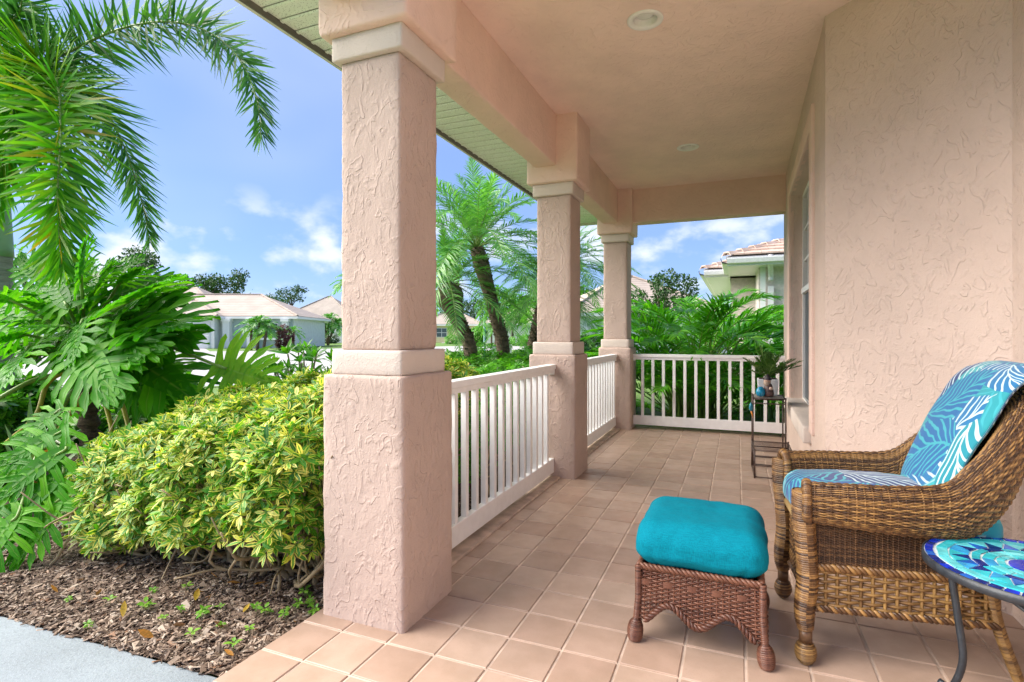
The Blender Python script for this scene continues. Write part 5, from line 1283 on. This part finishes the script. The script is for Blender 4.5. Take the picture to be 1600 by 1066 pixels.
lathe(MB(), [(.001, .060), (.013, .064), (.016, .076), (.012, .088), (.001, .090)], c=(.040, -.040, 0)).build('hand', m_plain('figurine_hand', (.46, .32, .25), .5, .15), fg, True)
orn = tag(lathe(MB(), [(.001, .0), (.024, .004), (.037, .022), (.040, .042), (.034, .064), (.020, .080), (.016, .086), (.010, .083), (.001, .084)]).build('ball_ornament', m_plain('ornament_glaze', (.01, .22, .38), .25, .35, 0, 40), None, True), 'round glossy blue ornament in front of the small figurine on the stand', 'ornament'); orn.location = (.190, 5.237, .601)
# bird ornament hanging from the stand's left side
bd = thing('bird_ornament', 'little blue and orange bird ornament hanging on the tall metal stand', 'ornament', (.112, 5.19, .47))
lathe(MB(), [(.001, 0), (.012, .012), (.017, .035), (.013, .06), (.006, .075), (.001, .082)]).build('body', m_plain('bird_blue', (.01, .20, .30), .3, .3), bd, True)
MB().tube([(0, 0, .012), (.012, 0, -.03), (.018, 0, -.055)], [.008, .007, .001], 6).build('tail', m_plain('bird_orange', (.55, .20, .02), .4, .3), bd, True)
MB().tube([(0, 0, .08), (.002, 0, .115)], .0015, 5).build('hook', M['rust'], bd)
# ================================================================== houses across the street
def m_roof(name, c, course=.34):
    t = NT(name); v = t.coord(); s = t.n('ShaderNodeSeparateXYZ', {0: v}); fr = t.math('FRACT', t.math('DIVIDE', s.outputs[2], course * .55))
    n = t.noise(v, .8, 4); f = t.noise(v, 6, 3)
    c2 = t.mix(t.mapr(n, .3, .7), tuple(x * .88 for x in c) + (1,), tuple(min(1, x * 1.1) for x in c) + (1,)); c2 = t.mix(t.math('MULTIPLY', t.mapr(f, .4, .7), .25), c2, tuple(x * .7 for x in c) + (1,))
    c2 = t.mix(t.mapr(fr, .0, .30, .8, 0), c2, (.20, .14, .11, 1))
    return t.done(t.pbr(c2, .8, t.bump(fr, .8, .05)))
M['roof'] = m_roof('tile_roof_rose', (.42, .355, .31)); M['roof2'] = m_roof('tile_roof_tan', (.38, .335, .29))
M['h_white'] = m_plain('house_white', (.66, .69, .68), .8, .06, 0, 3); M['h_cream'] = m_plain('house_yellow', (.62, .55, .33), .8, .06, 0, 3); M['h_blue'] = m_plain('house_grey_blue', (.40, .48, .50), .8, .06, 0, 3)
M['h_glass'] = m_plain('far_glass', (.06, .09, .10), .1, .2, 0, 1)
def hip(mb, x0, x1, y0, y1, z0, H, ov=.5):
    x0 -= ov; x1 += ov; y0 -= ov; y1 += ov; w_, d_ = x1 - x0, y1 - y0; h = min(w_, d_) / 2
    if w_ >= d_: a, b_ = (x0 + h, (y0 + y1) / 2), (x1 - h, (y0 + y1) / 2)
    else: a, b_ = ((x0 + x1) / 2, y0 + h), ((x0 + x1) / 2, y1 - h)
    V = [(x0, y0, z0), (x1, y0, z0), (x1, y1, z0), (x0, y1, z0), (*a, H), (*b_, H + .001), (x0, y0, z0 - .05), (x1, y0, z0 - .05), (x1, y1, z0 - .05), (x0, y1, z0 - .05)]
    if w_ >= d_: Q = [(0, 1, 5, 4), (2, 3, 4, 5)]; T = [(1, 2, 5), (3, 0, 4)]
    else: Q = [(1, 2, 5, 4), (3, 0, 4, 5)]; T = [(0, 1, 4), (2, 3, 5)]
    Q += [(6, 7, 1, 0), (7, 8, 2, 1), (8, 9, 3, 2), (9, 6, 0, 3), (9, 8, 7, 6)]
    mb.add(V, Q, T); return [(V[0], V[4]), (V[1], V[5] if w_ >= d_ else V[4]), (V[4], V[5])]
def far_house(label, px_left, v_ground, d, ang, blocks, wall, roof, feats=(), eave=2.95):
    o = at(px_left, v_ground, d=d); o[2] = -.14
    t = thing('house', label, 'house', o, YAW + R(ang))
    for (x0, x1, y0, y1, H) in blocks:
        MB().box(x0, x1, y0, y1, 0, eave - .05).build('wall', wall, t)
        b = MB(); rid = hip(b, x0, x1, y0, y1, eave, H); r = b.build('roof', roof, t)
        f = MB(); ov = .5; X0, X1, Y0, Y1 = x0 - ov - .02, x1 + ov + .02, y0 - ov - .02, y1 + ov + .02
        f.box(X0, X1, Y0, Y1, eave - .26, eave - .052); f.build('fascia', M['vinyl'], t)
        for p, q in rid: MB().tube([np.array(p) + [0, 0, .03], np.array(q) + [0, 0, .03]], .11, 6).build('ridge_cap', roof, r)
    for ft in feats:
        k, x0, x1, z0, z1, y = ft[:6]
        if k == 'garage':
            g = MB().box(x0, x1, y - .06, y - .01, z0, z1).build('garage_door', M['vinyl'], t)
            for q in range(4):
                zz = z0 + (z1 - z0) * q / 4; MB().box(x0 + .08, x1 - .08, y - .085, y - .061, zz + .06, zz + (z1 - z0) / 4 - .06).build('door_panel', M['h_white'], g)
        elif k == 'window':
            g = MB().box(x0, x1, y - .05, y - .01, z0, z1).build('window', M['vinyl'], t); mx = (x0 + x1) / 2; mz = (z0 + z1) / 2
            for a, c in ((x0 + .06, mx - .03), (mx + .03, x1 - .06)):
                for e, h in ((z0 + .06, mz - .03), (mz + .03, z1 - .06)): MB().box(a, c, y - .065, y - .051, e, h).build('pane', M['h_glass'], g)
        elif k == 'door':
            g = MB().box(x0, x1, y - .06, y - .01, z0, z1).build('door', M['h_blue'], t)
        elif k == 'column':
            g = MB(); xm = (x0 + x1) / 2; w_ = (x1 - x0) / 2
            g.box(x0, x1, y - w_, y + w_, 0, eave - .27); g = g.build('column', M['vinyl'], t); MB().box(x0 - .1, x1 + .1, y - w_ - .1, y + w_ + .1, eave - .52, eave - .275).build('capital', M['vinyl'], g)
        elif k == 'recess':
            MB().box(x0, x1, y - .05, y - .008, z0, z1).build('porch_wall', M['h_blue'], t)
        elif k == 'rail':
            MB().box(x0, x1, y - .03, y + .03, z0, z1).build('porch_rail', M['vinyl'], t)
    return t
far_house('white house with rose tiled hip roof, columned porch and wide garage across the street', 150, 542, 47, 3,
          [(-2, 16.0, 2.4, 12.2, 5.25), (2.6, 9.4, 1.2, 8, 4.6), (-6, 8.0, 6, 18, 6.6)], M['h_white'], M['roof'],
          [('garage', 3.4, 9.0, 0, 2.35, 1.2), ('column', 9.85, 10.45, 0, 0, 2.05), ('column', 12.0, 12.6, 0, 0, 2.05), ('column', 15.1, 15.6, 0, 0, 2.05), ('recess', 9.7, 15.9, .05, 2.68, 2.4), ('door', 11.0, 12.0, .05, 2.2, 2.33), ('window', 13.0, 14.6, .8, 2.3, 2.33), ('rail', 12.7, 15.0, .75, .95, 2.05), ('window', .4, 2.2, .8, 2.2, 2.4)])
far_house('white house with broad tan tiled hip roof behind green lawn and a triple palm', 425, 534, 80, -4,
          [(0, 12.5, 0, 12, 7.2), (9.5, 20, 3, 14, 6.0)], M['h_white'], M['roof2'], [('window', 2, 4.2, .7, 2.3, 0), ('garage', 6, 11, 0, 2.4, 0), ('window', 13.5, 15.5, .8, 2.2, 3)])
far_house('yellow house with low hip roof seen between the columns', 655, 537, 82, 0, [(0, 9.2, 0, 10, 5.2)], M['h_cream'], M['roof2'], [('window', 2.6, 4.2, .8, 2.2, 0), ('window', 6.4, 7.8, .8, 2.2, 0)], 2.8)
far_house('white house with garage beyond the lamp post', 755, 536, 76, 2, [(0, 12, 0, 10, 5.4)], M['h_white'], M['roof'], [('garage', 1.2, 6, 0, 2.4, 0), ('recess', 7, 9.5, .1, 2.4, 0), ('column', 8.0, 8.4, 0, 0, -.3)], 2.85)
far_house('long pale house with tan tiled roof behind the corner column and areca palm', 895, 545, 36, 8, [(0, 11, 0, 10, 5.7)], M['h_white'], M['roof'], [('window', 2.6, 3.8, .9, 2.2, 0)], 2.72)

# ------------------------------------------------------------------ the neighbour's house past the end railing
nb = thing('house', 'neighbouring cream house with concrete tile roof, white gutter and downspout', 'house', (.5, 12.8, -.14))
NL = np.array(nb.location)
M['gut'] = m_plain('gutter_white', (.70, .70, .72), .35, .06); M['nwall'] = m_plain('neighbour_stucco', (.66, .59, .56), .85, .08, .3, 20)
def m_ctile():
    t = NT('concrete_roof_tile'); rnd = t.n('ShaderNodeObjectInfo').outputs['Random']; v = t.coord(); n = t.noise(v, 9, 5, .6)
    c = t.ramp(rnd, [(0, (.42, .31, .26)), (.4, (.52, .39, .33)), (.75, (.58, .45, .38)), (1, (.44, .35, .30))]); c = t.mix(t.mapr(n, .35, .7), t.mix(1., c, (.78, .75, .73, 1), 'MULTIPLY'), c)
    return t.done(t.pbr(c, .85, t.bump(n, .5, .01)))
M['ctile'] = m_ctile()
def eave_block(ex, ey, w_, dep, z, rows):
    rel = lambda *p: np.array(p) - NL
    o = rel(ex, ey, z)
    MB().box(o[0] + .62, o[0] + w_, o[1] + .62, o[1] + dep, 0, o[2] + .05).build('wall', M['nwall'], nb)
    MB().box(o[0] + .03, o[0] + w_, o[1] + .03, o[1] + dep, o[2] - .02, o[2] + .0).build('soffit', M['gut'], nb)
    g = MB(); pr = [(0, .0), (-.10, .02), (-.125, .10), (-.125, .125), (-.115, .125), (-.10, .06), (.0, .03)]
    V = [(x, o[1] + p, o[2] + q) for x in (o[0] - .0, o[0] + w_) for p, q in pr]; n_ = len(pr); g.add(V, [(i, i + 1, n_ + i + 1, n_ + i) for i in range(n_ - 1)]); g.box(o[0], o[0] + w_, o[1] + .001, o[1] + .03, o[2] - .03, o[2] + .16); g.build('gutter', M['gut'], nb)
    g = MB(); V = [(o[0] + p, y, o[2] + q) for y in (o[1] - .1, o[1] + dep) for p, q in pr]; g.add(V, [(i, i + 1, n_ + i + 1, n_ + i) for i in range(n_ - 1)]); g.box(o[0] + .001, o[0] + .03, o[1] + .031, o[1] + dep, o[2] - .03, o[2] + .16); g.build('gutter', M['gut'], nb)
    # roof deck and single tiles on the front slope, hip caps on the edge
    sl = .36; ex_ = .30; R0 = np.array([o[0] - .02, o[1] - .02, o[2] + .165])
    dk = MB(); dk.add([R0, R0 + [w_, 0, 0], R0 + [w_, dep / 2, sl * dep / 2], R0 + [dep / 2, dep / 2, sl * dep / 2], R0 + [0, dep, 0]], [(0, 1, 2, 3)], [(0, 3, 4)]); rf = dk.build('roof', M['roof2'], nb)
    tw = .33; th_ = .034
    for j in range(rows):
        y0 = j * ex_; xs = y0 + .02 + (tw * .5 if j % 2 else 0) - tw
        x = xs
        while x < min(w_, 3.2):
            xa = max(x, y0 + .02); xb = x + tw - .006
            if xb - xa > .05:
                V = []
                for dz in (0, th_):
                    for (yy, lift) in ((y0 - .03, th_), (y0 + ex_, 0)):
                        for xx in (xa, xb): V.append((xx, yy, sl * yy + lift + dz))
                c0 = np.mean(V, 0); b = MB(); b.add(np.array(V) - c0, [(0, 2, 3, 1), (4, 5, 7, 6), (0, 1, 5, 4), (2, 6, 7, 3), (0, 4, 6, 2), (1, 3, 7, 5)]); q = b.build('roof_tile', M['ctile'], rf); q.location = R0 + c0 + [0, 0, random.uniform(0, .006)]; q.rotation_euler = (0, 0, random.gauss(0, .006))
            x += tw
    for j in range(rows + 1):
        s = j * .36; d_ = np.array([1, 1, sl]) / math.sqrt(2 + sl * sl); p = R0 + d_ * s + [0, 0, .055]; q = p + d_ * .40 + [0, 0, -.03]
        side_ = nrm(np.array([1, -1, 0.])); b = MB(); V = []
        for c, w2, hz in ((p, .13, .05), (q, .115, .03)):
            for a in (-1, -.5, .5, 1): V.append(c + side_ * w2 * a + np.array([0, 0, hz if abs(a) < .8 else -.03]))
        for c, w2, hz in ((p, .13, .02), (q, .115, .0)):
            for a in (-1, -.5, .5, 1): V.append(c + side_ * w2 * a + np.array([0, 0, hz if abs(a) < .8 else -.06]))
        b.add(V, [(0, 1, 5, 4), (1, 2, 6, 5), (2, 3, 7, 6), (0, 8, 9, 1), (1, 9, 10, 2), (2, 10, 11, 3)]); b.build('hip_cap', M['ctile'], rf)
eave_block(-.195, 12.195, 7, 8, 2.60, 7)
eave_block(-.763, 14.4, 7, 8, 2.60, 6)
p = np.array([.655, 12.70, 0]) - NL
MB().box(p[0] - .055, p[0] + .055, p[1] - .05, p[1] + .05, 0, 2.30).build('downspout', M['gut'], nb)
MB().tube(smooth_path([p + [0, 0, 2.28], p + [0, -.03, 2.42], p + [-.03, -.42, 2.66], p + [-.03, -.5, 2.78]], 12), .055, 8).build('downspout_elbow', M['gut'], nb, True)
MB().box(p[0] - .20, p[0] - .10, p[1] - .02, p[1] + .04, 0, 2.72).build('corner_trim', M['vinyl'], nb)

# ------------------------------------------------------------------ trees and shrubs of the street
def crown_tree(label, px, d, rx, rz, n, leaf, seed, mat, name='tree', trunk=True, group='trees behind the houses', lob=9):
    rs = np.random.default_rng(seed); c = at(*px, d=d); t = thing(name, label, 'tree', (c[0], c[1], -.14), 0, group); loc = np.array(t.location)
    bls = []
    for q in range(lob):
        a = rs.uniform(0, 2 * math.pi); r = rx * math.sqrt(rs.uniform(0, 1)) * .75; k = rs.uniform(.28, .5)
        bls.append((c[0] + math.cos(a) * r, c[1] + math.sin(a) * r, c[2] + rs.uniform(-.7, .75) * rz * (1 - .5 * r / rx), rx * k, rx * k, rz * k * .9))
    P, Nn = blob_points(bls, n, leaf * .9, .1); b = MB(); leaf_cloud(b, P - loc, Nn, leaf, QL); b.build('crown', mat, t)
    if trunk:
        b = MB(); h = c[2] - rz * .3 + .14; b.tube(smooth_path([(0, 0, 0), (rs.normal(0, .1), rs.normal(0, .1), h * .5), (0, 0, h)], 8), np.linspace(.05, .03, 8) * rx + .02, 8)
        for bl_ in bls[:6]:
            e = np.array(bl_[:3]) - loc; b.tube(smooth_path([(0, 0, h * .75), e * .55 + np.array([0, 0, h * .38]), e], 7), np.linspace(.028, .008, 7) * rx + .01, 6)
        b.build('trunk', M['bark_d'], t, True)
    return t
for k, a in enumerate([((322, 452), 74, 2.9, 2.1, 1500), ((365, 448), 78, 3.2, 2.6, 1500), ((398, 470), 84, 3.0, 1.7, 900), ((455, 458), 110, 3.3, 2.4, 900), ((428, 474), 105, 3.4, 1.6, 800)]):
    crown_tree(('broad dark tree rising behind the rose tiled roof', 'airy tree with open crown rising behind the rose tiled roof', 'low dark tree behind the right end of the rose tiled roof', 'dark tree peeping over the tan hip roof', 'low distant tree between the two roofs across the street')[k], *a, .40 + .05 * (k > 2), 30 + k, M['dark_g'])
crown_tree('dark tree behind the tree philodendron, beneath the hanging palm frond', (212, 425), 38, 2.2, 1.9, 1700, .28, 41, M['dark_g'])
crown_tree('dense tree showing between the foxtail trunk and philodendron', (60, 440), 26, 2.2, 1.7, 1500, .24, 42, M['hedge_g'])
for k, a in enumerate([((712, 478), 105, 4.8, 3.6, 1600), ((742, 484), 112, 4.6, 3.0, 1400), ((800, 470), 66, 3.0, 3.2, 1700), ((838, 482), 70, 3.0, 2.6, 1400), ((775, 492), 120, 4.5, 2.6, 1000), ((930, 470), 52, 2.6, 1.8, 1000)]):
    crown_tree(('blue green tree behind the yellow house', 'round distant tree above the yellow roof, near the lamp post', 'tall green tree behind the white house with garage', 'bushy tree above the garage of the white house', 'far low tree beyond the lamp post', 'tree behind the long pale house')[k], *a, .48, 50 + k, M['dark_g'] if k in (0, 1, 4) else M['hedge_g'])
crown_tree('loose grey green young tree beside the areca palm, against the pale roof', (1030, 478), 13.5, .78, .85, 3000, .10, 60, M['dark_g'], 'young_tree', True, None, 12)
shrub('clipped_hedge', 'tall bright green hedge at the house corner, right of the areca palm', 'hedge', at(1212, 600, d=9.6) * [1, 1, 0], [(at(u, v, d=9.6)[0], at(u, v, d=9.6)[1] + y, at(u, v, d=9.6)[2], .36, .36, .34) for u in (1195, 1222, 1250) for v in (515, 548, 585, 625) for y in (0, .5)], M['areca'], 1500, 5, .10, LT, None, 0)
shrub('clipped_hedge', 'low dark hedge in front of the long pale house', 'hedge', at(930, 545, d=33) * [1, 1, 0], [(at(u, 533, d=33)[0], at(u, 533, d=33)[1], .45, .6, .6, .62) for u in range(900, 985, 11)], M['dark_g'], 700, 5, .22, LT, None, 0)
shrub('round_bush', 'round clipped bush before the yellow house', 'bush', at(748, 540, d=66) * [1, 1, 0], [(at(748, 526, d=66)[0], at(748, 526, d=66)[1], .95, 1.1, 1.1, 1.1)], M['hedge_g'], 260, 5, .35, LT, None, 0)
for k, (u, d_) in enumerate(((705, 70), (822, 60), (845, 50), (808, 58))):
    c = at(u, 535, d=d_); shrub('round_bush', ('low bush at the corner of the yellow house', 'reddish green bush by the garage wall of the white house', 'bush at the foot of the pale drooping palm', 'small bush along the drive of the white house')[k], 'bush', c * [1, 1, 0], [(c[0], c[1], .4, .9, .9, .65), (c[0] + .8, c[1], .35, .8, .8, .55)], M['hedge_g'], 160, 5, .26, LT, None, 0)
M['purple'] = m_leaf('purple_leaf', [(.05, .014, .02), (.10, .03, .035), (.16, .06, .05)], .5, .25)
c = at(443, 520, d=44); shrub('purple_shrub', 'dark purple leaved shrub beside the columned porch across the street', 'shrub', c * [1, 1, 0], [(c[0], c[1], z, .55, .55, .55) for z in (.4, .9, 1.35)] + [(c[0] + .4, c[1], .9, .5, .5, .5)], M['purple'], 420, 5, .2, LT, None, 0)
c = at(505, 524, d=72)
for k, u in enumerate((505, 480, 520)):
    c = at(u, 524, d=74); shrub('round_bush', ('clipped box bush at the wall of the house with triple palm', 'small dark box bush left of the triple palm', 'clipped bush right of the triple palm')[k], 'bush', c * [1, 1, 0], [(c[0], c[1], .6, .8, .8, .8)], M['dark_g'], 120, 5, .28, LT, None, 0)
# small palms at those houses
def yard_palm(label, stems, d, L, seed, nf=16):
    rs = np.random.default_rng(seed); f = at(*stems[0][0], d=d); f[2] = -.14; t = thing('yard_palm', label, 'palm', f, 0, 'small palms in the yards opposite'); loc = np.array(f)
    for st_ in stems:
        P = smooth_path([at(u, v, d=d) for u, v in st_], 10); P[0][2] = -.14; MB().tube(P - loc, np.linspace(.12, .09, 10), 8).build('trunk', M['bark'], t, True)
        for q in range(nf):
            a = q * 2.399; el = math.radians(75 - 95 * q / nf); hd = np.array([math.cos(a), math.sin(a), 0]); tt = np.linspace(0, 1, 9); d0 = hd * math.cos(el) + np.array([0, 0, math.sin(el)])
            Pm = P[-1] - loc + d0 * (L * tt)[:, None] + np.array([0, 0, -.55]) * (L * tt ** 2)[:, None]; lb, sb = MB(), MB()
            frond(lb, sb, Pm, 16, .34 * L, .055 * L, (60, 25), 0, 16, .3, .1, .02, st=(0, .5, 1), pw=(.6, 1, .05)); fo = sb.build('frond', M['petiole'], t, True); lb.build('leaflets', M['date'], fo, True)
yard_palm('feathery palm clump in front of the columned porch across the street', [[(392, 545), (393, 510)], [(402, 545), (405, 505)], [(412, 545), (417, 512)]], 43, 1.35, 1)
yard_palm('triple palm with curved stems on the lawn across the street', [[(512, 533), (508, 512), (506, 506)], [(512, 533), (513, 510), (515, 500)], [(513, 533), (522, 515), (528, 508)]], 62, 1.7, 2)
yard_palm('low yellow green palm beside the purple shrub', [[(458, 540), (459, 518)]], 46, 1.0, 3, 14)
yard_palm('fan shaped palm crown peeping past the step column', [[(545, 545), (548, 440)]], 30, 1.15, 4, 22)
yard_palm('pair of small palms before the round bush by the white house', [[(768, 538), (768, 512)], [(774, 538), (775, 515)]], 62, 1.3, 6, 14)

# ------------------------------------------------------------------ street lamp, utility box, car
lp = at(757, 547, d=27); lp[2] = -.14
M['green_post'] = m_plain('post_green', (.05, .16, .15), .45, .15)
sl_ = thing('street_lamp', 'slim dark green street lamp on the lawn between the palms', 'lamp post', lp)
MB().tube([(0, 0, 0), (0, 0, .5), (0, 0, .52), (0, 0, 3.7)], [.085, .08, .055, .042], 12).build('post', M['green_post'], sl_, True)
lathe(MB(), [(.05, 3.68), (.12, 3.74), (.17, 4.1), (.19, 4.12), (.05, 4.3), (.01, 4.38)], 12).build('lantern', M['green_post'], sl_, True)
ub = at(784, 548.5, d=30); ub[2] = -.14
ubx = thing('utility_box', 'grey green utility box on the lawn at the foot of the leaning palm', 'utility box', ub, YAW)
M['ubox'] = m_plain('utility_green', (.36, .42, .36), .5, .08)
soft_box('cabinet', -.55, .55, -.4, .4, .05, .62, M['ubox'], ubx, .02); soft_box('lid', -.58, .58, -.43, .43, .62, .70, M['ubox'], ubx, .015); soft_box('pad', -.7, .7, -.55, .55, 0, .05, M['road'], ubx, .01)

# ------------------------------------------------------------------ litter and seedlings on the mulch
M['dry'] = [m_leaf('dry_leaf_orange', [(.45, .17, .03), (.50, .24, .05)], .6, .2), m_leaf('dry_leaf_yellow', [(.55, .38, .05), (.50, .30, .04)], .5, .25), m_leaf('dry_leaf_brown', [(.20, .09, .045), (.27, .14, .07)], .7, .15)]
rs = np.random.default_rng(17)
LV, LQ, LU = leaf_template(.42, .22, -.25)
names = ('curled orange leaf lying on the mulch', 'yellow fallen leaf lying on the mulch', 'dry brown fallen leaf lying on the mulch')
dry_me = []
for m_ in M['dry']:
    me = mesh_np('fallen_leaf', LV, LQ, None, LU, True); me.materials.append(m_); dry_me.append(me)
spots = [(305, 942, 1), (318, 930, 0), (325, 942, 2), (375, 915, 0), (395, 917, 0), (415, 922, 2), (192, 968, 1), (240, 1002, 0), (365, 1028, 0), (200, 950, 2), (270, 985, 2), (350, 985, 2), (430, 935, 2), (120, 905, 2), (150, 930, 2), (460, 968, 0), (180, 890, 2), (340, 905, 0), (445, 905, 2), (380, 960, 1), (90, 925, 0), (310, 1010, 2), (230, 930, 2)]
for u, v, k in spots:
    p = at(u, v, z=-.02); o = link('fallen_leaf', dry_me[k]); o.location = (p[0], p[1], bed_z(p[0], p[1]) + .018); s = rs.uniform(.035, .065); o.scale = (s, s, s); o.rotation_euler = (rs.normal(0, .5), rs.normal(0, .4), rs.uniform(0, 6.3)); tag(o, names[k], 'leaf', 'fallen leaves on the mulch')
M['weed'] = m_leaf('seedling_leaf', [(.12, .34, .03), (.20, .44, .05), (.26, .44, .06)], .45, .35)
wt = leaf_template(.62, .08, .15)
wm_ = []
for q in range(4):
    b = MB(); ns2 = 2 + q
    for s_ in range(ns2):
        a = rs.uniform(0, 6.3); r = rs.uniform(0, .022) * (q > 0); h = rs.uniform(.02, .05); tpp = np.array([math.cos(a) * r, math.sin(a) * r, h]); b.tube([tpp * [1, 1, 0], tpp], .0012, 4); rosettes(b, tpp[None], np.array([[0, 0, 1.]]), 4, .028, wt, (65, 90), 1.)
    me = mesh_np('seedling', np.concatenate(b.V), np.concatenate(b.Q), np.concatenate(b.T), np.concatenate(b.U), True); me.materials.append(M['weed']); wm_.append(me)
for u, v, k in [(228, 953, 2), (320, 965, 2), (292, 922, 0), (485, 945, 3), (478, 932, 2), (400, 958, 1), (415, 960, 2), (240, 923, 1), (345, 955, 0), (365, 1018, 0), (345, 985, 1), (283, 960, 1), (108, 938, 1), (172, 940, 0), (140, 980, 1), (445, 965, 1), (465, 950, 2), (490, 958, 2), (300, 1000, 0), (390, 990, 0), (255, 975, 0)]:
    p = at(u, v, z=-.02); o = link('seedling', wm_[k]); sc_w = rs.uniform(.55, .9); o.scale = (sc_w, sc_w, sc_w); o.location = (p[0], p[1], bed_z(p[0], p[1]) + .004); o.rotation_euler = (0, 0, rs.uniform(0, 6.3)); tag(o, 'tiny light green seedling sprouting from the mulch', 'seedling', 'seedlings on the mulch')
